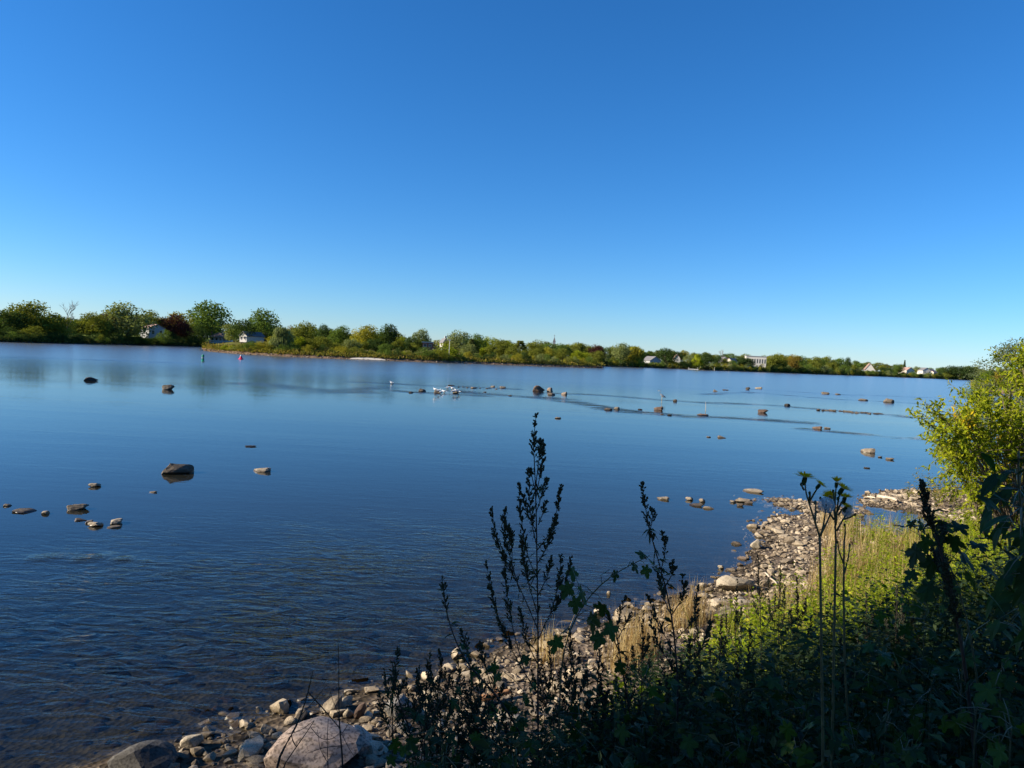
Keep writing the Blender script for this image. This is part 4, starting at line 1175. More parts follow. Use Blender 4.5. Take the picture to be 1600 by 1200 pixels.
# boulders on the near shore
def boulder(px, py, x_m, y_m, z_m, mat, label, variant, rz=0.0, sink=0.3, tilt=(0, 0), cat='boulder', name='boulder'):
    p = G(px, py, 0.05)
    p.z = gz(p.x, p.y)
    V, T = rock_shape(900 + variant, 3, 13, 0.035, 0.5)
    mb = MB(); mb.add(V * np.array([x_m / 2, y_m / 2, z_m / 2 * (1 + sink)]), None, T)
    o = mb.build(name, M[mat], None, False)
    o.location = (p.x, p.y, p.z + z_m * 0.5 * (1 - sink))
    o.rotation_euler = (tilt[0], tilt[1], rz)
    tag(o, label, cat)
    return o
boulder(492, 1200, 1.0, 0.80, 0.30, 'granite', 'big pinkish granite boulder behind the bare twigs', 2, 0.5, .35, (0.16, -0.16))
boulder(222, 1200, 0.62, 0.50, 0.22, 'slab', 'dark grey slab rock cut by the bottom edge', 4, 0.2, .3, (0.15, .05))
boulder(302, 1162, 0.27, 0.17, 0.15, 'pale_rock', 'pale jagged rock by the water beyond the grey slab', 6, 0.4, .2, (0, -.4))
boulder(378, 1168, 0.10, 0.05, 0.06, 'pale_rock', 'small upright pale stone between slab and granite boulder', 8, 1.2, .2)
boulder(522, 1106, 0.27, 0.2, 0.16, 'rock', 'olive brown rock at the water edge above the granite boulder', 9, .5, .25, (0, -.3))
boulder(545, 1117, 0.15, 0.10, 0.11, 'pale_rock', 'rounded light rock nestled right of the olive brown rock', 11, 0, .25)
boulder(561, 1118, 0.14, 0.10, 0.19, 'rust_rock', 'upright pinkish stone leaning by the water edge', 13, .8, .3, (.1, .3))
boulder(553, 1180, 0.46, 0.36, 0.24, 'granite', 'second pinkish boulder right beside the granite one', 14, .8, .35)
boulder(622, 1120, 0.34, 0.26, 0.20, 'slab', 'blue grey block among the pale shore stones', 17, .5, .3)
boulder(675, 1105, 0.36, 0.28, 0.18, 'pale_rock', 'cream boulder among the shore stones beneath the weeds', 18, .2, .3)
boulder(1150, 920, 0.75, 0.5, 0.28, 'pale_rock', 'broad flat pale boulder at the edge of the pebble beach', 19, .3, .35)
boulder(1135, 975, 0.55, 0.4, 0.28, 'pale_rock', 'pale smooth boulder among weeds below the pebble beach', 20, .5, .35)
boulder(1182, 853, 0.42, 0.30, 0.20, 'pale_rock', 'tilted pale slab stone at the beach waterline', 21, .9, .3, (0, .4))
boulder(1352, 848, 0.70, 0.45, 0.30, 'pale_rock', 'blocky light boulder beside the beach inlet', 22, .3, .3)

# ------------------------------------------------------------------ beach stones
r = np.random.default_rng(77)
def sample_land(n, lo, hi, box, dens=None):
    out_ = []
    while sum(len(a) for a in out_) < n:
        x = r.uniform(box[0], box[1], 6000); y = r.uniform(box[2], box[3], 6000)
        s = sdf(x, y)
        k = (s > lo) & (s < hi)
        if dens is not None: k &= r.random(len(s)) < dens(x, y, s)
        out_.append(np.stack([x[k], y[k]], 1))
    return np.concatenate(out_)[:n]
def bdens(x, y, s):
    return np.exp(-((s - 0.9) / 1.3) ** 2) * np.clip(1.25 - 0.02 * y, .3, 1)
P = sample_land(5200, -0.4, 3.0, (-3.2, 19, 5.2, 25.5), bdens)
z = ground_z(P[:, 0], P[:, 1])
size = 0.024 + 0.078 * r.random(len(P)) ** 2.0
big = r.random(len(P)) < 0.10; size[big] *= 1.6
s_in = sdf(P[:, 0], P[:, 1])
size[s_in < -.1] *= 0.85
# bits of the spit and stray stones standing just off the shore
ex = []
for cx, cy, sx, sy, k in ((1205, 780, 40, 6, 90), (1240, 792, 45, 6, 110), (1400, 780, 50, 8, 120), (1345, 800, 30, 9, 50), (1195, 828, 18, 10, 40), (1375, 815, 16, 6, 25), (1390, 824, 22, 8, 40)):
    for _ in range(k):
        q = G(cx + r.normal(0, sx * .5), cy + r.normal(0, sy * .5)); ex.append((q.x, q.y))
ex = np.array(ex); zx = ground_z(ex[:, 0], ex[:, 1])
P = np.concatenate([P, ex]); z = np.concatenate([z, np.maximum(zx, -.06)])
size = np.concatenate([size, 0.05 + .10 * r.random(len(ex)) ** 1.5])
proj = size / np.hypot(P[:, 0], P[:, 1])
vis = np.array([project((a, b, c)) for (a, b), c in zip(P, z)])
inside_ = (vis[:, 0] > 0) & (vis[:, 0] < 1600) & (vis[:, 1] < 1195)
# the weeds hide the shore in the lower right, so those stones count as hidden
seen = inside_ & ~((vis[:, 0] > 900) & (vis[:, 1] > 985)) & ~((vis[:, 0] > 1240) & (vis[:, 1] > 885))
order = np.argsort(-(proj * seen))
one = order[:285]
STONE_ME = []
for i in range(10):
    V, T = rock_shape(500 + i, 2, 12, 0.045, .36); mb = MB(); mb.add(V, None, T); me = mb.mesh('shore_stone'); me.materials.append(M['beach']); STONE_ME.append(me)
for i in one:
    o = link('shore_stone', STONE_ME[int(r.integers(10))])
    s_ = size[i]
    o.scale = (s_ * r.uniform(.95, 1.7), s_ * r.uniform(.65, 1.1), s_ * r.uniform(.4, .8))
    o.location = (P[i, 0], P[i, 1], z[i] + o.scale.z * .35)
    o.rotation_euler = (r.uniform(-.3, .3), r.uniform(-.3, .3), r.uniform(0, 6.28))
    tag(o, 'weathered tan stone lying loose on the pebble shore among many alike', 'stone', 'loose stones on the pebble shore')
rest = np.setdiff1d(np.arange(len(P)), one)
PP = np.column_stack([P[rest], z[rest] + size[rest] * .2])
tag(mass_stones(PP, size[rest], 8).build('shore_pebbles', M['beach_mass']), 'smaller tan stones and pebbles covering the near shore', 'pebbles', kind='stuff')
# gravel between the stones
Pg = sample_land(5200, -0.12, 2.8, (-3.2, 19, 5.2, 25), bdens)
zg = ground_z(Pg[:, 0], Pg[:, 1]); sg = r.uniform(.012, .034, len(Pg))
tag(mass_stones(np.column_stack([Pg, zg + sg * .2]), sg, 9).build('shore_gravel', M['beach_mass']), 'fine gravel between the stones of the near shore', 'gravel', kind='stuff')
# stones lying on the river bed in the shallows
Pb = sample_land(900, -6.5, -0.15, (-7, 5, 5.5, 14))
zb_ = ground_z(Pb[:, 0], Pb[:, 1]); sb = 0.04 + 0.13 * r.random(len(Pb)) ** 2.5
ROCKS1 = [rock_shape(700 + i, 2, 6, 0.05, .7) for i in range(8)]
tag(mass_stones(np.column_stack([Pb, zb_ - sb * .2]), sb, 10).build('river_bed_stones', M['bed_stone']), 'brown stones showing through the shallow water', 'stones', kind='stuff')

# drift wood on the shore
def log(p0, p1, r0_, r1_, mat, label, name='driftwood_stick'):
    a, b = Vector(p0), Vector(p1); pts = []
    for i in range(6):
        q = a.lerp(b, i / 5); pts.append((q.x + .015 * math.sin(i * 2.1), q.y + .015 * math.cos(i * 1.7), gz(q.x, q.y) + r0_ * .9 + .04))
    mb = MB(); mb.tube(pts, np.linspace(r0_, r1_, 6), 7)
    mb.tube([pts[2], (pts[2][0] + .05, pts[2][1] + .08, pts[2][2] + .07)], [r0_ * .5, r0_ * .3], 5)
    tag(mb.build(name, M[mat], None, True), label, 'driftwood')
log(G(752, 1092, .15), G(800, 1083, .15), .035, .028, 'rust_wood', 'orange brown log lying on the pale stones behind the main weed', 'driftwood_log')
log(G(1372, 777, .1), G(1402, 785, .1), .06, .04, 'wood', 'pale drift log lying on the far pebble spit', 'driftwood_log')
log(G(1356, 775, .1), G(1368, 779, .1), .03, .02, 'wood', 'thin pale stick at the tip of the pebble spit')
log(G(1232, 868, .15), G(1244, 876, .15), .02, .012, 'wood', 'short pale stick on the beach left of the sow thistle stem')
log(G(1196, 893, .15), G(1215, 912, .15), .018, .01, 'wood', 'thin grey stick across the middle of the pebble beach')

# ------------------------------------------------------------------ birds
def gull(px, py, face, label, z=0.0, scale=1.0, name='gull'):
    p = G(px, py, z)
    g = empty(name, p, face); g.scale = (scale,) * 3
    tag(g, label, 'gull', 'white gulls resting in the river')
    mb = MB()
    prof = [(-.20, .17, .012), (-.13, .16, .05), (-.04, .15, .085), (.05, .155, .09), (.12, .18, .07), (.155, .22, .05), (.165, .255, .046), (.175, .285, .045), (.195, .30, .035), (.215, .298, .014)]
    k = 10; V = []
    for x, zc, rd in prof:
        for q in range(k): V.append((x, rd * math.cos(q * 6.2832 / k), zc + rd * 1.05 * math.sin(q * 6.2832 / k)))
    n_ = len(prof); i, j = np.meshgrid(np.arange(n_ - 1), np.arange(k), indexing='ij'); i, j = i.ravel(), j.ravel(); j2 = (j + 1) % k
    mb.add(V, np.stack([i * k + j, i * k + j2, (i + 1) * k + j2, (i + 1) * k + j], 1))
    mb.build('body', M['gull_white'], g, True)
    for sy in (-1, 1):
        mb = MB()
        mb.add([(.10, sy * .075, .19), (.02, sy * .105, .20), (-.12, sy * .085, .20), (-.27, sy * .03, .175), (-.12, sy * .07, .135), (.04, sy * .10, .12)], None, [(0, 1, 5), (1, 2, 4), (1, 4, 5), (2, 3, 4)] if sy > 0 else [(5, 1, 0), (4, 2, 1), (5, 4, 1), (4, 3, 2)])
        mb.build('wing', M['gull_grey'], g)
        mb = MB(); mb.tube([(.0, sy * .035, -.02), (.0, sy * .035, .09)], .008, 4); mb.tube([(.0, sy * .035, -.015), (.05, sy * .035, -.02)], .008, 4); mb.build('leg', M['beak'], g)
    mb = MB(); mb.tube([(.205, 0, .297), (.262, 0, .288)], [.013, .003], 5); mb.build('beak', M['beak'], g)
    mb = MB(); mb.add([(-.17, -.03, .165), (-.17, .03, .165), (-.29, .035, .16), (-.29, -.035, .16), (-.2, 0, .185)], [(0, 3, 2, 1)], [(0, 1, 4), (1, 2, 4), (2, 3, 4), (3, 0, 4)]); mb.build('tail', M['gull_white'], g)
for px, py, face, z_, label in [
    (680, 611, 2.6, .30, 'white gull on the top of the first gull rock'),
    (685, 613, .4, .16, 'white gull on the right shoulder of the first gull rock'),
    (689, 615, 1.0, .0, 'white gull in the water right beside the first gull rock'),
    (694, 614, 2.8, .0, 'white gull wading midway between the two gull rocks'),
    (699, 608, .2, .0, 'white gull standing farthest back in the flock'),
    (707, 609, 2.9, .0, 'white gull behind the low gull rock, left of two'),
    (709, 613.5, .5, .18, 'white gull on the left end of the low gull rock'),
    (713, 613, 3.4, .2, 'white gull on the middle of the low gull rock, largest looking'),
    (717, 614.5, 2.2, .12, 'white gull on the right end of the low gull rock'),
    (612, 600, 2.9, .0, 'single white gull afloat apart from the flock toward the buoys')]:
    gull(px, py, face, label, z_, .98)
p = G(1034, 629)
hn = empty('heron', p, 2.9); tag(hn, 'grey heron standing in the riffle above the red based rock', 'heron'); hn.scale = (1.15,) * 3
mb = MB(); prof = [(-.28, .46, .015), (-.2, .50, .06), (-.08, .56, .10), (.04, .62, .11), (.13, .68, .075), (.18, .74, .04), (.20, .80, .03), (.17, .87, .027), (.15, .93, .026), (.18, .985, .032), (.24, .995, .03), (.28, .985, .012)]
k = 9; V = []
for x, zc, rd in prof:
    for q in range(k): V.append((x, rd * math.cos(q * 6.2832 / k), zc + rd * math.sin(q * 6.2832 / k)))
n_ = len(prof); i, j = np.meshgrid(np.arange(n_ - 1), np.arange(k), indexing='ij'); i, j = i.ravel(), j.ravel(); j2 = (j + 1) % k
mb.add(V, np.stack([i * k + j, i * k + j2, (i + 1) * k + j2, (i + 1) * k + j], 1)); mb.build('body', M['heron_grey'], hn, True)
for sy in (-1, 1):
    mb = MB(); mb.tube([(0, sy * .05, -.05), (.02, sy * .05, .26), (-.01, sy * .05, .54)], [.012, .012, .02], 5); mb.build('leg', M['beak'], hn)
    mb = MB(); mb.add([(.12, sy * .09, .70), (0, sy * .13, .66), (-.2, sy * .1, .56), (-.36, sy * .03, .44), (-.15, sy * .1, .48), (.05, sy * .12, .55)], None, [(0, 1, 5), (1, 2, 4), (1, 4, 5), (2, 3, 4)] if sy > 0 else [(5, 1, 0), (4, 2, 1), (5, 4, 1), (4, 3, 2)]); mb.build('wing', M['heron_grey'], hn)
mb = MB(); mb.tube([(.27, 0, .985), (.42, 0, .965)], [.016, .003], 5); mb.build('beak', M['beak'], hn)
p = G(1102, 641)
mb = MB(); mb.tube([(p.x, p.y, -.3), (p.x + .03, p.y, .25), (p.x - .02, p.y, .75)], [.03, .025, .012], 5)
tag(mb.build('stick', M['wood'], None), 'thin pale stick standing up out of the water', 'stick')

# ------------------------------------------------------------------ trees on the bank that shade the foreground
def leaf_tree(name, loc, height, crown_z, rx, label, mat, nl=34, n_leaf=5200, leaf=(.16, .30), seed=0, cat='tree', lean=(0, 0), kind=None):
    r = np.random.default_rng(seed)
    t = empty(name, loc); tag(t, label, cat)
    mb = MB()
    tops = []
    H = height
    trunk = [(lean[0] * q * q, lean[1] * q * q, -.2 + q * H * .75) for q in np.linspace(0, 1, 7)]
    mb.tube(trunk, np.linspace(H * .022, H * .006, 7), 8)
    C = []
    for i in range(nl):
        a = r.uniform(0, 6.283); q = (i + r.random()) / nl
        z = crown_z + (H - crown_z) * q * .92
        prof = math.sin(math.pi * (.14 + .8 * q))
        rad_ = rx * prof * math.sqrt(r.uniform(.15, 1)) * .85
        tx = np.interp(z / H / .75, np.linspace(0, 1, 7), [p[0] for p in trunk]); ty = np.interp(z / H / .75, np.linspace(0, 1, 7), [p[1] for p in trunk])
        c = np.array([tx + rad_ * math.cos(a), ty + rad_ * math.sin(a), z]); C.append(c)
        b0 = np.array([tx * .8, ty * .8, max(.3 * H * .3, z - rad_ * .8)])
        mb.tube([b0, (b0 + c) / 2 + [0, 0, .1 * rad_], c], [H * .006, H * .004, H * .0015], 5)
    mb.build('trunk', M['bark'], t, True)
    C = np.array(C); S = r.uniform(.16, .30, nl) * rx
    li = r.integers(0, nl, n_leaf)
    d = r.normal(0, 1, (n_leaf, 3)); d /= np.linalg.norm(d, axis=1, keepdims=True)
    P = C[li] + d * (S[li] * (.35 + .75 * r.random(n_leaf)))[:, None] * np.array([1.2, 1.2, .8])
    mb = MB()
    tt = r.random(nl)
    mb.leaves(P, d * .4 + r.normal(0, .7, (n_leaf, 3)) + [0, 0, -.3], d + r.normal(0, .6, (n_leaf, 3)) + [0, 0, .6], r.uniform(leaf[0], leaf[1], n_leaf), r.uniform(leaf[0], leaf[1], n_leaf) * .6, np.clip(.45 * tt[li] + .55 * r.random(n_leaf), 0, 1))
    mb.build('crown', mat, t)
    return t
for i, (x, y, h, rx) in enumerate([(-9.5, 0.3, 11.5, 3.4), (-13.0, -2.0, 14, 5.0), (-8.0, -6.0, 13, 4.8), (-14.5, 1.4, 13, 3.2), (-3.0, -9.5, 13, 5.0), (-20, .5, 15, 4.6), (5.0, -8.5, 12, 4.6)]):
    leaf_tree('shade_tree', (x, y, gz(x, y)), h, h * .22, rx, ['tall leafy tree on the bank just outside the picture on the sun side', 'tallest leafy tree standing behind the outer bank tree', 'leafy tree on the bank behind the viewer on the sun side', 'leafy tree at the waterline beyond the picture edge', 'leafy tree straight behind the viewer', 'outermost leafy tree along the bank', 'leafy tree behind the viewer on the shrub side'][i], M['weed'], 46, 6500, (.2, .36), 40 + i)

# ------------------------------------------------------------------ shrub and trees on the near bank, right side
def shrub(base, clumps, label, leafmat, yellow=(), seed=3, leaf=(.045, .085), name='leafy_shrub', tw=7, nl=26):
    r = np.random.default_rng(seed)
    t = empty(name, base); tag(t, label, 'shrub')
    b = np.array(base)
    mw, ml, my = MB(), MB(), MB()
    for ci, c in enumerate(clumps):
        c = np.array(c) - b
        mid = c * np.array([.45, .45, .6]) + r.normal(0, .12, 3)
        st = np.array([r.normal(0, .15), r.normal(0, .15), -.1])
        q = np.linspace(0, 1, 7)[:, None]
        path = (1 - q) ** 2 * st + 2 * q * (1 - q) * mid + q * q * c
        mw.tube(path, np.linspace(.022, .006, 7), 5)
        outd = c - np.array([0, 0, .3]); outd /= np.linalg.norm(outd)
        for k in range(tw):
            d = outd * .55 + r.normal(0, .6, 3) + [0, 0, .15]; d /= np.linalg.norm(d)
            L_ = r.uniform(.28, .62)
            p0 = c - outd * r.uniform(0, .35) + r.normal(0, .05, 3)
            p1 = p0 + d * L_ + np.array([0, 0, -.12 * L_])
            mw.tube([p0, (p0 + p1) / 2 + [0, 0, .03], p1], [.005, .0035, .0015], 4)
            n = nl; u = r.random(n)
            P = p0 + (p1 - p0) * u[:, None] + r.normal(0, .025, (n, 3))
            D = d * .7 + r.normal(0, .7, (n, 3)) + [0, 0, -.25]
            N = r.normal(0, .55, (n, 3)) + [-.35, -.35, .8]
            tgt = my if (ci in yellow and k < 3) else ml
            tgt.leaves(P, D, N, r.uniform(*leaf, n), r.uniform(leaf[0] * .45, leaf[1] * .42, n), np.clip(r.normal(.5 + .12 * math.sin(ci * 2.3), .25, n), 0, 1), .12, .1)
    mw.build('branches', M['bark'], t, True)
    ml.build('foliage', leafmat, t)
    if my.n: my.build('yellow_foliage', M['yellow_leaf'], t)
    return t
rr = random.Random(8)
cl = []
outline = [(1448, 664), (1462, 700), (1478, 735), (1484, 640), (1492, 672), (1500, 708), (1505, 748), (1512, 628), (1520, 660), (1520, 690), (1528, 725), (1532, 770), (1535, 600), (1538, 640), (1545, 675), (1548, 708), (1550, 745), (1555, 585),
           (1562, 615), (1566, 650), (1570, 690), (1572, 730), (1580, 600), (1588, 640), (1592, 680), (1594, 720), (1590, 575), (1600, 560), (1605, 545), (1612, 610), (1618, 660), (1622, 700), (1630, 580), (1640, 640), (1650, 700), (1530, 625), (1508, 655), (1475, 668), (1500, 690), (1560, 670), (1540, 755), (1515, 775), (1443, 650), (1456, 690), (1470, 720), (1490, 655)]
outline = [q for q in outline if q[1] > 603 or q[0] > 1588]
for px, py in outline:
    px += max(0, (1520 - px)) * .22 + 6
    cl.append(tuple(PW(px + rr.uniform(-4, 4), py + rr.uniform(-4, 4), 11.2 + rr.uniform(-.7, 1.2))))
bx = PW(1600, 700, 11.6).x
shrub((bx, 11.6, gz(bx, 11.6)), cl, 'large yellow green shrub leaning out over the water, catching the sun', M['shrub_leaf'], (4, 14, 15, 37), 3, (.05, .10), tw=10, nl=30)
cl2 = [tuple(PW(rr.uniform(1618, 1710), rr.uniform(535, 720), 14 + rr.uniform(-.8, .8))) for _ in range(16)] + [tuple(PW(a, b, 14)) for a, b in ((1602, 548), (1606, 575))]
bx = PW(1650, 700, 14.3).x
shrub((bx, 14.3, gz(bx, 14.3)), cl2, 'taller lime green shrub behind the leaning one at the picture edge', M['shrub_leaf'], (), 9, (.05, .10), tw=12, nl=34)
for px, w_px, y_, top, lab, mt in [(1580, 96, 60, 530, 'silvery grey green tree rising behind the yellow green shrub', 'willow_leaf'), (1640, 110, 75, 520, 'second silvery tree farther along the bank behind the shrub', 'willow_leaf'), (1535, 44, 95, 582, 'low rounded bush on the bank beyond the silvery tree', 'weed')]:
    p = PW(px, 600, y_); g = max(gz(p.x, p.y), -.2)
    H = PW(px, top, y_).z - g
    leaf_tree('bank_tree', (p.x, p.y, g), H, H * .18, w_px / F * y_ * .62, lab, M[mt], 44, 8500, (.10, .20), int(px))
p = shore_point(SPIT_PX, 1545, 6)
for k_, (px, top, wpx, back, c, lab) in enumerate([(1538, 588, 26, 8, OLIVE, 'olive bush on the far spit beside the silvery tree'), (1560, 580, 30, 14, ORANGE, 'rust tinged bush on the far spit behind the silvery tree'), (1585, 578, 34, 16, GREEN, 'green bush on the far spit hidden by the shrub')]):
    far_tree(SPIT_PX, LOW, px, top, wpx, back, 'bush', c, lab, 'waterside_bush', 'bushes on the far spit', 'bush')

# ------------------------------------------------------------------ ground plants of the bank
def weed_mass(P, h, nleaf, leaf, seed, stem=True, up_=.2, wide=.45, spread=.5, tint_lo=0, tint_hi=1):
    r = np.random.default_rng(seed); mb = MB(); n = len(P)
    z = ground_z(P[:, 0], P[:, 1]); h = np.broadcast_to(h, (n,))
    lean = r.normal(0, .16, (n, 2))
    base = np.column_stack([P, z])
    if stem:
        D = np.column_stack([lean, np.ones(n)])
        mb.leaves(base, D, r.normal(0, 1, (n, 3)), h, .008, r.uniform(0, .4, n), 0)
    i = np.repeat(np.arange(n), nleaf); m_ = len(i)
    u = r.random(m_) ** .8
    Q = base[i] + np.column_stack([lean[i] * (u * h[i])[:, None], u * h[i]])
    a = r.uniform(0, 6.283, m_); sp = (1 - .6 * u) * spread * h[i] * r.random(m_) * .5
    Q[:, 0] += np.cos(a) * sp; Q[:, 1] += np.sin(a) * sp
    D = np.column_stack([np.cos(a), np.sin(a), r.normal(up_, .35, m_)])
    N = np.column_stack([r.normal(0, .45, (m_, 2)), np.ones(m_)])
    L_ = r.uniform(leaf[0], leaf[1], m_)
    pt = r.random(n)
    mb.leaves(Q, D, N, L_, L_ * wide * r.uniform(.7, 1.3, m_), tint_lo + (tint_hi - tint_lo) * np.clip(.5 * pt[i] + .5 * r.random(m_), 0, 1), .12, .15)
    return mb
def grass_mass(P, h, seed, blades=1, w_=.006, bend=.25):
    r = np.random.default_rng(seed); mb = MB()
    P = np.repeat(P, blades, 0); n = len(P); h = np.repeat(np.broadcast_to(h, (n // blades,)), blades) * r.uniform(.6, 1.15, n)
    P = P + r.normal(0, .05, P.shape) * (blades > 1)
    z = ground_z(P[:, 0], P[:, 1]); a = r.uniform(0, 6.283, n); b = np.abs(r.normal(0, bend, n)) * h
    s0 = np.stack([-np.sin(a), np.cos(a), 0 * a], 1); dr = np.stack([np.cos(a), np.sin(a), 0 * a], 1)
    base = np.column_stack([P, z - .02])
    m1 = base + dr * (b * .3)[:, None] + np.array([0, 0, 1]) * (h * .55)[:, None]
    tp = base + dr * b[:, None] + np.array([0, 0, 1]) * (h * .97)[:, None]
    W = (w_ * r.uniform(.6, 1.3, n))[:, None]
    V = np.stack([base - s0 * W, base + s0 * W, m1 + s0 * W * .8, m1 - s0 * W * .8, tp], 1).reshape(-1, 3)
    k = np.arange(n)[:, None] * 5
    tt = r.random(n)
    mb.add(V, k + np.array([[0, 1, 2, 3]]), None, tt); mb.add(np.zeros((0, 3)), None, k - mb.n + np.array([[3, 2, 4]]), tt)
    return mb
def pick(n, box, cond, seed):
    rg = np.random.default_rng(seed); out_ = []
    while sum(len(a) for a in out_) < n:
        x = rg.uniform(box[0], box[1], 4000); y = rg.uniform(box[2], box[3], 4000); s = sdf(x, y)
        k = cond(x, y, s, rg.random(4000)); out_.append(np.column_stack([x[k], y[k]]))
    return np.concatenate(out_)[:n]
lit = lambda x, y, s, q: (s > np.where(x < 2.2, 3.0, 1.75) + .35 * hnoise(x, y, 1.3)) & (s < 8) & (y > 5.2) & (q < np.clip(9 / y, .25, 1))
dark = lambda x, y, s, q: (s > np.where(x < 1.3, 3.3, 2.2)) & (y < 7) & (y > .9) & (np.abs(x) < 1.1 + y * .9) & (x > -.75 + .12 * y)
P = pick(2300, (0.8, 16, 5.2, 20), lit, 1); rg = np.random.default_rng(5)
tag(weed_mass(P, rg.uniform(.25, .75, len(P)), 34, (.035, .085), 2).build('sunlit_weeds', M['weed']), 'bright green leafy weeds in the sun on the bank', 'weeds', kind='stuff')
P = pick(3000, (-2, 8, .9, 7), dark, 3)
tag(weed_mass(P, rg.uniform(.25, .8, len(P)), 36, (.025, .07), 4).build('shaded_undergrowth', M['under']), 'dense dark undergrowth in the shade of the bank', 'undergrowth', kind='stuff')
P = pick(900, (0.8, 14, 5.5, 17), lit, 6)
tag(grass_mass(P, rg.uniform(.35, .85, len(P)), 7, 9, .005).build('tall_grass', M['grass']), 'tall green grass among the sunlit weeds', 'grass', kind='stuff')
band = lambda x, y, s, q: (s > 1.35) & (s < 3.2) & (x > 3.6) & (q < .8)
P = pick(620, (3.6, 15, 8.5, 20), band, 8)
tag(grass_mass(P, rg.uniform(.35, .9, len(P)), 9, 9, .003, .34).build('dry_grass', M['dry_grass']), 'dry reddish grass where the weeds meet the pebbles', 'grass', kind='stuff')
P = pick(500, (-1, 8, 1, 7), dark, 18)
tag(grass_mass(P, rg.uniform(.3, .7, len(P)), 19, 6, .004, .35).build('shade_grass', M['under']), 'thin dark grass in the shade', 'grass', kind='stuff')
far_band = lambda x, y, s, q: (s > .9) & (s < 7) & (y > 15) 
P = pick(900, (9, 26, 15, 27), far_band, 28)
tag(weed_mass(P, rg.uniform(.3, .9, len(P)), 26, (.05, .12), 29).build('spit_weeds', leaf_mat('yellowing_weeds', [(0, (0.08, 0.10, 0.02)), (.5, (0.17, 0.17, 0.03)), (.8, (0.26, 0.20, 0.04)), (1, (0.28, 0.15, 0.06))], .4)), 'yellowing weeds at the back of the pebble spit', 'weeds', kind='stuff')
P = pick(2500, (20, 110, 22, 110), lambda x, y, s, q: (s > .8) & (s < 16), 30)
tag(weed_mass(P, rg.uniform(.5, 1.6, len(P)), 14, (.15, .4), 31).build('bank_weeds', M['weed']), 'weeds covering the bank behind the shrub', 'weeds', kind='stuff')

# single tufts of reddish grass
for k_, (px, py, n, h, lab) in enumerate([
    (985, 1012, 110, .62, 'reddish dry grass tuft between the leaning vine and the second tall weed'),
    (1004, 1000, 90, .70, 'taller reddish grass tuft right behind the second tall weed'),
    (968, 1030, 70, .45, 'short tan grass tuft at the foot of the leaning vine'),
    (1078, 952, 120, .62, 'tan grass tuft at the waterline before the pebble beach'),
    (1060, 966, 80, .50, 'smaller tan grass tuft left of the waterline one'),
    (1105, 958, 60, .40, 'arching grass tuft leaning toward the water by the pebble beach'),
    (858, 1012, 60, .55, 'sparse brown grass tuft behind the tallest weed'),
    (1300, 905, 90, .55, 'reddish grass tuft behind the sow thistle stem'),
    (1340, 895, 90, .60, 'reddish grass tuft on the beach edge right of the sow thistle')]):
    p = G(px, py, .25); q = np.random.default_rng(60 + k_).normal(0, .13, (n, 2)) + [p.x, p.y]
    tag(grass_mass(q, h, 90 + k_, 2, .0028, .3).build('grass_tuft', M['dry_grass']), lab, 'grass tuft', 'reddish grass tufts')

# ------------------------------------------------------------------ tall weeds
FRONT = [(613, 'the short lone spike'), (715, 'the leaning mugwort'), (841, 'the tallest mugwort'), (1055, 'the second tallest mugwort'), (1284, 'the front sow thistle'), (1500, 'the thick mugwort spike')]
def front_labels(what, items):
    """one label per plant: its rank from the nearest plant that is easy to find"""
    out_ = [None] * len(items); groups = {}
    for i, px in enumerate(items):
        lx, lt = min(FRONT, key=lambda q: abs(q[0] - px)); groups.setdefault((lt, px >= lx), []).append((abs(px - lx), i))
    for (lt, right), lst in groups.items():
        for k, (_, i) in enumerate(sorted(lst)): out_[i] = f"{what}, {ORD[k]} {'right' if right else 'left'} of {lt}"
    return out_
def stem_base(px, py, y):
    """the plant's foot on the ground under the pixel it rises from"""
    q = PW(px, py, y); return Vector((q.x, y, gz(q.x, y)))
def curve(pts, n=14):
    pts = np.asarray([tuple(p) for p in pts], float); t = np.linspace(0, 1, len(pts)); u = np.linspace(0, 1, n)
    c = np.stack([np.interp(u, t, pts[:, k]) for k in range(3)], 1)
    for _ in range(2):
        c[1:-1] = .25 * c[:-2] + .5 * c[1:-1] + .25 * c[2:]
    return c
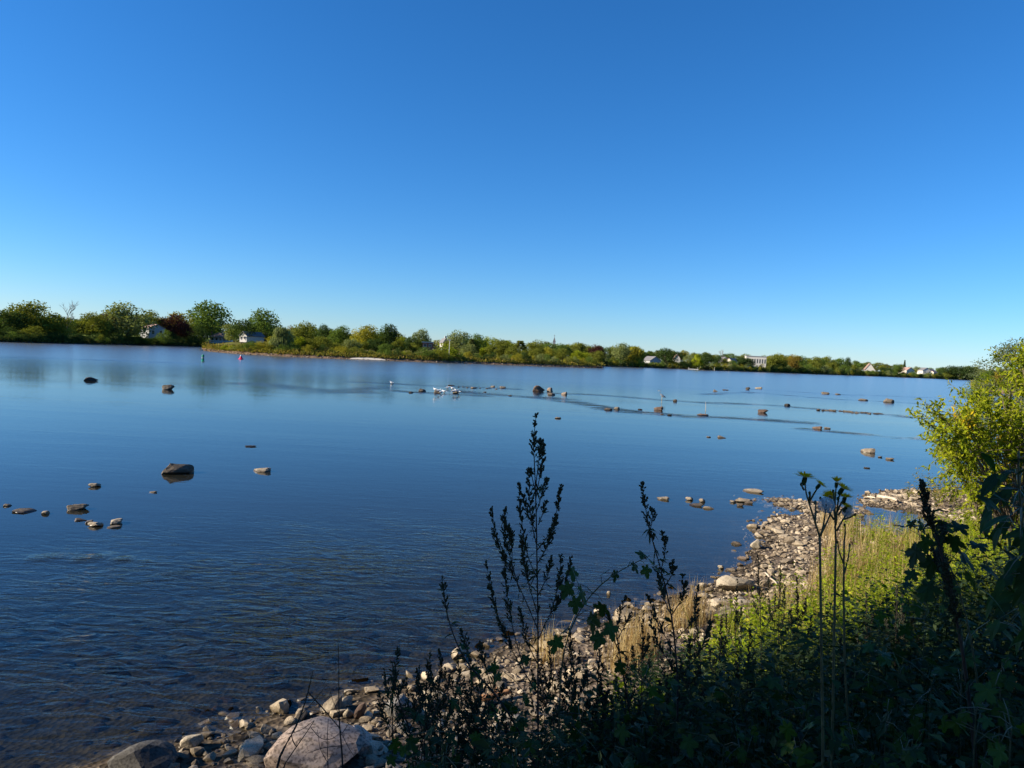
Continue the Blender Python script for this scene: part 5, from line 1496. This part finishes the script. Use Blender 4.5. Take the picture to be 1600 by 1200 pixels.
def bud_branch(parent, path, r0_, start, r, bud=1.0, leafy=.5):
    """one flowering branch: stem, bud clusters and narrow leaves"""
    n = len(path)
    mb = MB(); mb.tube(path, np.linspace(r0_, r0_ * .3, n), 5); br = mb.build('branch', M['mug_stem'], parent, True)
    L_ = np.linalg.norm(np.diff(path, axis=0), axis=1).sum()
    k = max(5, int(L_ * (1 - start) / .0072 * bud))
    u = start + (1 - start) * np.sort(r.random(k))
    t = np.linspace(0, 1, n)
    P = np.stack([np.interp(u, t, path[:, q]) for q in range(3)], 1)
    ax = path[-1] - path[0]; ax /= np.linalg.norm(ax)
    d = r.normal(0, 1, (k, 3)); d -= (d @ ax)[:, None] * ax; d /= np.linalg.norm(d, axis=1, keepdims=True)
    D = d * .75 + ax * .9 + np.array([0, 0, .35]); D /= np.linalg.norm(D, axis=1, keepdims=True)
    size = r.uniform(.013, .029, k) * (1.15 - .75 * ((u - start) / (1 - start)) ** 2)
    mb = MB()
    for f in (.3, .55, .8, 1.0, 1.15):
        mb.octas(P + D * (size * f)[:, None] + r.normal(0, .0016, (k, 3)), r.uniform(.0026, .0046, k), D, 1.6)
    mb.leaves(P, D, r.normal(0, 1, (k, 3)), size * 1.05, .0022, r.uniform(0, .3, k), 0)
    tag(mb.build('buds', M['mug_bud'], br), kind='stuff')
    m_ = int(L_ / .014 * leafy) + 3
    u = r.random(m_) ** 1.2
    P = np.stack([np.interp(u, t, path[:, q]) for q in range(3)], 1)
    d = r.normal(0, 1, (m_, 3)) + ax * .8 + np.array([0, 0, .2])
    mb = MB(); mb.leaves(P, d, r.normal(0, 1, (m_, 3)), r.uniform(.018, .05, m_) * (1.2 - .7 * u), r.uniform(.0035, .008, m_), r.random(m_), .1, .2)
    tag(mb.build('leaves', M['mug_leaf'], br), kind='stuff')
def mugwort(y, stem_px, branches, label, seed, bud=1.0, r0_=.0055, start=.35, group='tall dark weeds in bud', leafy=.5):
    r = np.random.default_rng(seed)
    base = stem_base(*stem_px[0], y)
    t = empty('mugwort', base); tag(t, label, 'weed', group)
    W = lambda q, dy=0: np.array(PW(q[0], q[1], y + dy) - base)
    pts = [np.array([0, 0, -.03])] + [W(q) for q in stem_px]
    path = curve(pts, 26)
    mb = MB(); mb.tube(path, np.linspace(r0_, r0_ * .25, 26), 6); mb.build('stem', M['mug_stem'], t, True)
    top = curve([W(q) for q in stem_px[-3:]], 14)
    bud_branch(t, top, .002, start * .3, r, bud, leafy * .6)
    low = path[5:20]
    m_ = 16; u = r.integers(0, len(low), m_)
    d = r.normal(0, 1, (m_, 3)) + [0, 0, .4]
    mb = MB()
    for _ in range(3): mb.leaves(low[u], d + r.normal(0, .35, (m_, 3)), r.normal(0, 1, (m_, 3)), r.uniform(.035, .075, m_), r.uniform(.006, .011, m_), r.random(m_), .1, .3)
    mb.build('leaves', M['mug_leaf'], t)
    for b in branches:
        dy = r.uniform(-.22, .22)
        pts = [W(q, dy * (i / (len(b) - 1))) for i, q in enumerate(b)]
        bud_branch(t, curve(pts, 14), r0_ * .45, start, r, bud, leafy)
    return t
mugwort(2.9, [(842, 1230), (840, 1100), (841, 980), (839, 880), (838, 800), (835, 720), (833, 690), (838, 648)],
        [[(841, 985), (818, 930), (795, 885), (775, 850), (768, 795)], [(812, 925), (797, 870), (786, 830), (790, 792)], [(800, 895), (800, 850), (792, 820)], [(840, 905), (824, 870), (814, 810), (811, 757)], [(838, 850), (829, 810), (826, 735)],
         [(839, 860), (862, 830), (870, 800), (876, 757)], [(840, 880), (858, 850), (868, 810)], [(838, 800), (848, 770), (855, 748)], [(837, 780), (845, 735), (850, 692)], [(837, 770), (830, 740), (828, 735)], [(837, 760), (843, 710), (845, 686)],
         [(841, 1085), (812, 1040), (785, 985), (768, 930), (760, 878)], [(820, 1050), (800, 980), (790, 915), (788, 890)], [(841, 930), (856, 900), (862, 870)], [(840, 960), (825, 910), (818, 880), (816, 838)], [(841, 1000), (858, 960), (880, 935), (893, 868)], [(860, 960), (874, 910), (877, 866)],
         [(841, 820), (849, 800), (853, 785)], [(838, 830), (822, 800), (817, 775)], [(841, 1040), (822, 1000), (812, 950)]],
        'tallest dark mugwort standing centre against the water, many upright plumes', 1, 1.35, leafy=.8)
mugwort(2.75, [(848, 1235), (835, 1190), (805, 1130), (768, 1075), (735, 1045), (715, 1010), (700, 970), (694, 930), (691, 905)],
        [[(735, 1045), (728, 1010), (722, 985)], [(768, 1075), (755, 1030), (750, 1005)], [(800, 1125), (770, 1110), (740, 1095)]], 'mugwort leaning far over the pale stones to the left of the tallest one', 2, .9)
mugwort(2.7, [(655, 1240), (650, 1190), (640, 1140), (625, 1100), (616, 1070), (613, 1034)], [[(640, 1140), (655, 1110), (660, 1085)], [(650, 1190), (668, 1130), (672, 1090)]], 'short mugwort spike standing alone by the granite boulder', 3, .9)
mugwort(2.95, [(1055, 1235), (1060, 1100), (1056, 1010), (1046, 940), (1030, 880), (1015, 830), (1008, 790), (1003, 756)],
        [[(1033, 890), (1040, 860), (1034, 832)], [(1040, 915), (1052, 895), (1050, 878)], [(1050, 960), (1070, 930), (1066, 898)], [(1055, 1000), (1085, 970), (1090, 915)], [(1056, 1020), (1030, 980), (1012, 930)], [(1058, 1060), (1095, 1020), (1110, 970)], [(1025, 860), (1018, 840), (1012, 815)], [(1050, 965), (1035, 930), (1028, 900)], [(1058, 1050), (1028, 1010), (1015, 965)], [(1015, 830), (1020, 812), (1018, 795)], [(1040, 920), (1030, 905), (1022, 880)]],
        'second tallest mugwort, right of the tallest, with one bent tip', 4, 1.15)
mugwort(3.3, [(1005, 1240), (985, 1120), (968, 1020), (962, 985), (970, 955), (978, 933)], [[(968, 1020), (955, 990), (950, 960)], [(964, 1000), (978, 975), (984, 955)]], 'small mugwort tip poking up before the reddish grass', 5, .9)
mugwort(2.3, [(1530, 1240), (1510, 1050), (1490, 940), (1470, 860), (1455, 810), (1445, 780), (1440, 754)], [[(1480, 900), (1470, 870), (1462, 830)], [(1490, 940), (1476, 900), (1455, 850)], [(1470, 860), (1474, 835), (1468, 815)], [(1460, 830), (1450, 812), (1447, 795)], [(1500, 990), (1485, 930), (1478, 880)]], 'thick dark mugwort spike in front of the pebble spit', 6, 2.2, .007, .1)
for k_, (px, y, top, lean, lab) in enumerate([
    (1148, 5.6, 905, 4, 'brown stalk standing before the pebble beach, left of three'), (1190, 5.2, 868, -6, 'brown stalk tallest before the pebble beach'), (1215, 6.0, 880, 5, 'brown stalk right of the tallest beach stalk'),
    (1098, 4.4, 935, -14, 'dark stalk bending left beside the waterline grass tuft'), (1122, 4.6, 960, 6, 'short dark stalk right of the bending one'), (1002, 4.2, 955, 3, 'dark stalk inside the reddish grass'),
    (1248, 4.9, 900, -3, 'thin dark stalk just left of the sow thistle stem'), (1352, 4.6, 925, 2, 'dark stalk in the weeds right of the sow thistle'), (1398, 4.4, 915, 4, 'dark stalk under the broad leaved sapling'), (1415, 4.2, 930, -5, 'second dark stalk under the broad leaved sapling'),
    (930, 3.6, 1000, 8, 'dark stalk among stones right of the tallest mugwort'), (895, 3.4, 985, -4, 'dark stalk just right of the tallest mugwort stem'), (745, 2.9, 1075, -10, 'dark stalk low between leaning mugwort and stones'), (712, 2.8, 1110, 5, 'dark stalk before the cream boulder'), (1320, 3.4, 1000, -6, 'dim stalk deep in the shaded weeds'), (1165, 3.6, 985, 7, 'dim stalk where shade meets the sunlit weeds')]):
    mugwort(y, [(px + lean * .3, 1215 if y < 4.0 else 1130), (px, top + 150), (px + lean * .4, top + 80), (px + lean * .7, top + 40), (px + lean, top)],
            [[(px, top + 120), (px + 14 - lean, top + 90), (px + 16 - lean, top + 62)], [(px + 1, top + 105), (px - 12, top + 80), (px - 13, top + 52)], [(px + lean * .4, top + 80), (px + 10, top + 55), (px + 11, top + 35)]], lab, 20 + k_, .9, .0045, .2, 'brown seed stalks on the bank', .3)

rq = np.random.default_rng(44)
tangle_px = [float(rq.uniform(600, 1090)) for _ in range(30)]
tangle_lab = front_labels('low dark bushy weed before the shore stones', tangle_px)
for k_ in range(30):
    px = tangle_px[k_]; y = rq.uniform(2.7, 4.3); top = rq.uniform(985, 1120) + max(0, (700 - px)) * .3
    ln = rq.uniform(-22, 22)
    mugwort(y, [(px + ln * .2, 1240), (px + ln * .3, top + 120), (px + ln * .4, top + 70), (px + ln * .7, top + 32), (px + ln, top)],
            [[(px + ln * .2, top + 130), (px + s_ * 16 + ln * .3, top + 98), (px + s_ * 22 + ln * .4, top + 60 + 20 * (s_ > 0))] for s_ in (-1, 1)] + [[(px + ln * .35, top + 90), (px + s_ * 11 + ln * .5, top + 62), (px + s_ * 15 + ln * .6, top + 30 + 12 * (s_ > 0))] for s_ in (-1, 1)],
            tangle_lab[k_], 200 + k_, .8, .0032, .15, 'tangle of dark weeds before the shore stones', 1.3)
# ------------------------------------------------------------------ sow thistle
def flower_head(parent, c, axis, rad_, r, closed=0.0):
    a, b, d = frame_of(axis)
    c = np.array(c)
    mb = MB(); k = 9; hw_ = .62 if closed >= 1 else .55
    prof = [(-.75, .10), (-.62, .30 * hw_ * 1.2), (-.40, .40 * hw_), (-.18, .40 * hw_), (0, .36 * hw_ if closed < 1 else .2 * hw_)]
    V = np.concatenate([c + d * rad_ * z + rad_ * q * (np.cos(np.arange(k) * 6.2832 / k)[:, None] * a + np.sin(np.arange(k) * 6.2832 / k)[:, None] * b) for z, q in prof])
    i, j = np.meshgrid(np.arange(4), np.arange(k), indexing='ij'); i, j = i.ravel(), j.ravel(); j2 = (j + 1) % k
    mb.add(V, np.stack([i * k + j, i * k + j2, (i + 1) * k + j2, (i + 1) * k + j], 1))
    sp = mb.build('flower_head', M['sepal'], parent)
    if closed >= 1: return
    mb = MB()
    for ring, (n, up_, ln) in enumerate(((26, .22, 1.0), (22, .42, .85), (16, .8, .6))):
        th = (np.arange(n) + r.random(n) * .6) * 6.2832 / n
        D = np.cos(th)[:, None] * a + np.sin(th)[:, None] * b + d * (up_ + closed * 1.5) + r.normal(0, .07, (n, 3))
        N = d[None] * np.ones((n, 1)) + r.normal(0, .1, (n, 3))
        mb.leaves(c + D * rad_ * .12, D, N, rad_ * ln * r.uniform(.85, 1.08, n), rad_ * .15, r.random(n), .05)
    mb.build('petals', M['petal'], sp)
def seed_head(parent, c, rad_, r):
    c = np.array(c); n = 420
    i = np.arange(n) + .5; ph = np.arccos(1 - 2 * i / n); th = np.pi * (1 + 5 ** .5) * i
    D = np.stack([np.cos(th) * np.sin(ph), np.sin(th) * np.sin(ph), np.cos(ph)], 1)
    mb = MB(); mb.leaves(np.tile(c, (n, 1)) + D * rad_ * .2, D, r.normal(0, 1, (n, 3)), rad_ * .75, rad_ * .03, r.random(n), 0)
    for _ in range(4):
        T = np.cross(D, r.normal(0, 1, (n, 3))); mb.leaves(c + D * rad_ * .93, T + D * .5, D, rad_ * .26, rad_ * .045, r.random(n), 0)
    sh = mb.build('seed_head', M['fluff'], parent)
    mb = MB(); mb.octas([c], rad_ * .2, None, 1.0); mb.build('core', M['seed_stalk'], sh)
def sow_thistle(y, stem, label, stalks, seed):
    r = np.random.default_rng(seed)
    base = stem_base(*stem[0], y); t = empty('sow_thistle', base); tag(t, label, 'flower', 'sow thistles in flower')
    W = lambda q, dy=0: np.array(PW(q[0], q[1], y + dy) - base)
    path = curve([np.array([0, 0, -.03])] + [W(q) for q in stem], 20)
    mb = MB(); mb.tube(path, np.linspace(.0046, .0030, 20), 7); mb.build('stem', M['thistle_stem'], t, True)
    for pts, kind, ax, rad_ in stalks:
        dy = r.uniform(-.04, .04)
        W2 = [W(q, dy * i / max(1, len(pts) - 1)) for i, q in enumerate(pts)]
        mb = MB(); c = curve(W2, 8); mb.tube(c, np.linspace(.003, .0018, 8), 5); mb.build('flower_stalk', M['thistle_stem'], t, True)
        end = W2[-1]
        if kind == 'flower': flower_head(t, end, ax, rad_, r)
        elif kind == 'half': flower_head(t, end, ax, rad_, r, .45)
        elif kind == 'bud': flower_head(t, end, ax, rad_, r, 1)
        elif kind == 'seed': seed_head(t, end, rad_, r)
    k = 8
    mb = MB(); u = r.integers(2, 12, k); d = np.column_stack([r.normal(0, 1, (k, 2)), np.full(k, .3)])
    mb.leaves(path[u], d, r.normal(0, .3, (k, 3)) + [0, 0, 1], r.uniform(.06, .12, k), r.uniform(.015, .03, k), r.random(k), .1, .3)
    mb.build('leaves', M['sepal'], t)
sow_thistle(1.9, [(1287, 1210), (1284, 1050), (1282, 920), (1281, 840)], 'sow thistle in front with an open flat flower and a round white seed head', [
    ([(1281, 840), (1270, 805), (1262, 780), (1257, 764), (1258, 746)], 'flower', (.12, -.1, 1), .030),
    ([(1264, 785), (1272, 771), (1281, 757)], 'flower', (.55, -.1, .8), .021),
    ([(1257, 766), (1253, 760), (1252, 754)], 'bud', (-.1, 0, 1), .014),
    ([(1263, 782), (1266, 774), (1265, 768)], 'bud', (-.1, 0, 1), .013),
    ([(1274, 815), (1275, 795), (1274, 782)], 'bud', (0, 0, 1), .014),
    ([(1282, 838), (1287, 820), (1291, 789)], 'seed', (0, 0, 1), .0205),
    ([(1282, 836), (1294, 812), (1302, 790)], 'bud', (.1, 0, 1), .012)], 5)
sow_thistle(2.05, [(1300, 1210), (1303, 1000), (1305, 900), (1306, 848)], 'sow thistle close behind with a crowd of tilted yellow flowers', [
    ([(1306, 848), (1304, 805), (1305, 775), (1307, 754)], 'half', (0, 0, 1), .022),
    ([(1306, 820), (1308, 790), (1312, 770), (1317, 763)], 'flower', (.45, -.15, .9), .030),
    ([(1305, 812), (1302, 790), (1297, 776)], 'flower', (-.3, -.5, .8), .024),
    ([(1308, 800), (1314, 786), (1320, 777)], 'flower', (.1, -.1, 1), .026),
    ([(1310, 805), (1316, 795), (1322, 792)], 'flower', (.2, -.15, .9), .024),
    ([(1307, 830), (1318, 810), (1325, 800)], 'seed', (0, 0, 1), .016),
    ([(1305, 808), (1303, 780), (1302, 765)], 'bud', (0, 0, 1), .014),
    ([(1308, 800), (1309, 785), (1310, 776)], 'bud', (.1, 0, 1), .016),
    ([(1316, 812), (1330, 808), (1337, 802)], 'bud', (.4, 0, .8), .012),
    ([(1303, 812), (1285, 785), (1282, 776)], 'bud', (0, 0, 1), .012)], 6)
sow_thistle(2.4, [(1330, 1200), (1320, 1050), (1318, 930), (1319, 845)], 'spent sow thistle stalk with only buds behind the flowering two', [
    ([(1319, 845), (1321, 830), (1320, 818)], 'bud', (0, 0, 1), .014), ([(1318, 900), (1326, 870), (1328, 850)], 'bud', (.1, 0, 1), .013), ([(1318, 880), (1310, 860), (1309, 845)], 'bud', (-.1, 0, 1), .013)], 8)

# ------------------------------------------------------------------ broad leaved plants
def leaf_shape(kind, seed):
    r = np.random.default_rng(seed)
    if kind == 'lobed':
        th = np.linspace(-math.pi * .93, math.pi * .93, 25)
        th = np.linspace(-math.pi * .95, math.pi * .95, 41)
        lob = np.abs(np.cos(th * 2.5 + r.normal(0, .06)))
        rad_ = (.50 + .14 * np.cos(th)) * (.62 + .55 * lob ** 1.3) + .045 * np.where(np.arange(41) % 2, 1, -1) * (.5 + r.random(41))
        x = rad_ * np.cos(th) * .8 + .38; y = rad_ * np.sin(th) * .66
        P = np.stack([x, y, -.16 * x * x - .22 * np.abs(y) ** 1.5 + .02 * np.sin(th * 6)], 1)
    else:
        u = np.linspace(0, 1, 9)
        wv = .17 * np.sin(np.pi * u ** .8) ** .9
        up_ = np.stack([u, wv, -.35 * u * u + .05 * np.abs(wv)], 1); dn = np.stack([u[::-1], -wv[::-1], (-.35 * u * u + .05 * np.abs(wv))[::-1]], 1)
        P = np.concatenate([up_, dn[1:-1]])
    n = len(P); c = np.array([[.36, 0, -.02]]) if kind == 'lobed' else np.array([[.45, 0, -.07]])
    mb = MB(); k = np.arange(n)
    mb.add(np.concatenate([P, c]), None, np.stack([k, (k + 1) % n, np.full(n, n)], 1), .5)
    me = mb.mesh('leaf'); me.materials.append(M['vine']); return me
LOBED = [leaf_shape('lobed', i) for i in range(3)]; LONG = [leaf_shape('long', i) for i in range(2)]
def add_leaf(parent, p, d, size, meshes, r, colour):
    d = np.array(d, float); d /= np.linalg.norm(d)
    nrm = np.array([r.normal(0, .35), r.normal(-.25, .35), 1.0])
    s_ = np.cross(nrm, d); s_ /= np.linalg.norm(s_); u_ = np.cross(d, s_)
    mt = Matrix((d, s_, u_)).transposed().to_4x4(); mt.translation = Vector(p)
    o = link('leaf', meshes[int(r.integers(len(meshes)))], parent)
    o.matrix_basis = mt @ Matrix.Scale(size, 4)
    o.color = (*colour, 1)
def leafy_plant(name, y, stem_px, leaves_px, label, meshes, seed, group=None, cat='plant', colour=(1, 1, 1), r0_=.004, jitter=.12):
    r = np.random.default_rng(seed)
    base = stem_base(*stem_px[0], y); t = empty(name, base); tag(t, label, cat, group)
    W = lambda q, dy=0: np.array(PW(q[0], q[1], y + dy) - base)
    path = curve([np.array([0, 0, -.03])] + [W(q) for q in stem_px], 18)
    mb = MB(); mb.tube(path, np.linspace(r0_, r0_ * .4, 18), 6)
    items = []
    for px, py, wpx, ang_ in leaves_px:
        c = W((px, py), r.normal(0, jitter))
        d = np.array([math.cos(ang_), r.normal(-.2, .35), math.sin(ang_)])
        size = wpx / F * y
        p0 = c - d / np.linalg.norm(d) * size * .5
        k = np.argmin(np.linalg.norm(path - p0 + np.array([0, 0, .03]), axis=1))
        mb.tube([path[k], (path[k] + p0) / 2 + [0, 0, .01], p0], [.0018, .0015, .001], 4)
        items.append((p0, d, size))
    mb.build('stem', M['thistle_stem'], t, True)
    for p0, d, size in items:
        v = r.uniform(.6, 1.35); add_leaf(t, p0, d, size, meshes, r, tuple(c * v for c in colour))
    return t
leafy_plant('grape_vine', 2.85, [(876, 1215), (872, 1080), (880, 1005), (905, 950), (935, 915), (965, 893), (995, 878), (1015, 868)],
            [(895, 895, 32, -1.3), (886, 922, 34, -2.0), (912, 928, 34, -1.0), (900, 945, 30, -1.6), (942, 950, 40, -1.4), (925, 972, 42, -1.7), (955, 985, 36, -1.2), (935, 1000, 34, -1.8), (1003, 866, 26, 2.6), (993, 886, 24, -.9), (1020, 885, 30, -1.0), (962, 900, 22, -1.6), (945, 893, 18, .8), (880, 985, 34, -2.6), (868, 1005, 36, -1.9), (1010, 893, 24, -1.3)],
            'leaning vine with lobed green leaves and a drooping tip between the two tallest weeds', LOBED, 3, 'vines on the bank', 'vine', (1.0, 1.0, 1.0))
leafy_plant('grape_vine', 2.5, [(1545, 1215), (1520, 1000), (1490, 890), (1455, 838), (1425, 822)],
            [(1406, 820, 26, 2.9), (1424, 818, 22, .9), (1442, 822, 26, -1.0), (1428, 866, 46, -2.0), (1448, 850, 34, -1.4), (1478, 822, 36, .4), (1470, 850, 44, -1.7), (1492, 846, 42, -1.0), (1500, 822, 36, .2), (1456, 884, 44, -1.9), (1480, 886, 46, -1.2), (1424, 898, 30, -2.6), (1417, 912, 26, -2.9), (1510, 870, 46, -.8), (1452, 920, 44, -1.9), (1490, 925, 46, -1.4), (1520, 905, 46, -.9), (1528, 850, 40, .2), (1540, 838, 40, .5)],
            'dark lobed leaf vine in front of the pebble inlet', LOBED, 4, 'vines on the bank', 'vine', (.8, .85, .8))
rr_ = np.random.default_rng(9)
lv = [(rr_.uniform(1540, 1640), rr_.uniform(715, 1010), rr_.uniform(28, 50), rr_.choice([-2.6, -2.9, -.5, -.3, -2.2, -1.2])) for _ in range(84)] + [(1550, 752, 46, -2.7), (1570, 738, 44, -2.8), (1545, 790, 42, -2.5), (1585, 716, 40, 2.9), (1558, 775, 46, -2.8), (1537, 812, 40, -2.3)]
leafy_plant('sumac_sapling', 2.2, [(1625, 1215), (1610, 1000), (1600, 850), (1590, 740), (1592, 705)], lv, 'dark sapling with long drooping leaves against the sunlit shrub', LONG, 6, None, 'sapling', (.75, .85, .8), .007, .16)
# low broad leaved weeds in the shade
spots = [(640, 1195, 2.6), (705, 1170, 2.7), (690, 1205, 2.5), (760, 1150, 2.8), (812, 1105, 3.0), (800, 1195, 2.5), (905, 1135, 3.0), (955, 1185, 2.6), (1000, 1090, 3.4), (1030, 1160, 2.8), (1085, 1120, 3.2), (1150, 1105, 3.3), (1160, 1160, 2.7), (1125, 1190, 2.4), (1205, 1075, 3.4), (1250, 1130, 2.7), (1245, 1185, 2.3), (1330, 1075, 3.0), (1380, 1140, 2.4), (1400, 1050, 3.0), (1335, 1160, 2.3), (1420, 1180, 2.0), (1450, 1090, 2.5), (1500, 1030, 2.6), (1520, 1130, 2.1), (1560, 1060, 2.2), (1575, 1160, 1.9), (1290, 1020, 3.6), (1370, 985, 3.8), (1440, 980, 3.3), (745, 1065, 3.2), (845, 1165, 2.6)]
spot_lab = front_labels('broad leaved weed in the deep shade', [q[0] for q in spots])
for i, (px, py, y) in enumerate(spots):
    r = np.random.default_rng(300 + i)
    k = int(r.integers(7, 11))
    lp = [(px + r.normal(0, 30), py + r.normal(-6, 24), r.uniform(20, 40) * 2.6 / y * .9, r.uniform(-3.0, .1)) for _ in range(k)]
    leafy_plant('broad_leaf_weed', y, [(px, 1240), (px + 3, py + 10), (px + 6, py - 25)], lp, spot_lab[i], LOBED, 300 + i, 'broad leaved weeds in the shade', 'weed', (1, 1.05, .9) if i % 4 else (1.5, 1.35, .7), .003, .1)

# ------------------------------------------------------------------ dry twigs in the lower left
def twig(y, base_px, lines, label, seed):
    r = np.random.default_rng(seed)
    base = stem_base(*base_px, y); t = empty('dry_twig', base); tag(t, label, 'twig', 'bare twigs before the boulder')
    for i, (pts, r0_, r1_) in enumerate(lines):
        dy = r.uniform(-.08, .08)
        W = [np.array(PW(q[0], q[1], y + dy * k / max(1, len(pts) - 1)) - base) for k, q in enumerate(pts)]
        if i == 0: W = [np.array([0, 0, -.03])] + W
        mb = MB(); c = curve(W, 16); mb.tube(c, np.linspace(r0_ * 1.5, r1_ * 1.8, 16), 5)
        mb.build('stem' if i == 0 else 'branch', M['twig'], t, True)
twig(2.9, (424, 1208), [([(424, 1208), (440, 1175), (455, 1149), (467, 1127), (476, 1100), (483, 1075), (489, 1048)], .0042, .0010), ([(481, 1081), (503, 1105), (531, 1138)], .0020, .0012), ([(455, 1149), (458, 1160), (463, 1167)], .0010, .0008), ([(450, 1147), (470, 1141), (491, 1126)], .0012, .0006), ([(470, 1118), (490, 1096), (512, 1068)], .0012, .0005)], 'bare forked twig rising across the granite boulder', 1)
twig(2.8, (437, 1206), [([(437, 1206), (450, 1186), (463, 1167), (480, 1143), (491, 1126)], .0025, .0007), ([(463, 1167), (457, 1155), (456, 1148)], .001, .0005), ([(486, 1137), (498, 1152), (510, 1157), (524, 1152), (533, 1142)], .0010, .0006)], 'thin low twig curving over the granite boulder', 2)
twig(3.0, (537, 1206), [([(537, 1206), (534, 1170), (531, 1140), (529, 1100), (530, 1050), (528, 998)], .0034, .0008), ([(533, 1165), (505, 1168), (480, 1177)], .0012, .0006), ([(532, 1150), (545, 1130), (560, 1110)], .0010, .0005), ([(531, 1120), (520, 1095), (514, 1072)], .0010, .0005), ([(531, 1140), (543, 1165), (552, 1180)], .0010, .0006)], 'straight bare twig beside the granite boulder', 3)
twig(2.85, (513, 1206), [([(513, 1206), (512, 1180), (511, 1156), (513, 1123)], .0018, .0006), ([(511, 1190), (500, 1170), (496, 1140)], .001, .0005)], 'short upright twig in the middle of the granite boulder', 4)
twig(2.9, (655, 1180), [([(655, 1180), (672, 1130), (690, 1090), (712, 1045)], .0026, .0007), ([(672, 1130), (668, 1100), (650, 1075)], .0012, .0005), ([(690, 1090), (705, 1075), (730, 1062)], .0010, .0005)], 'slanting dark twig across the pale shore stones', 5)
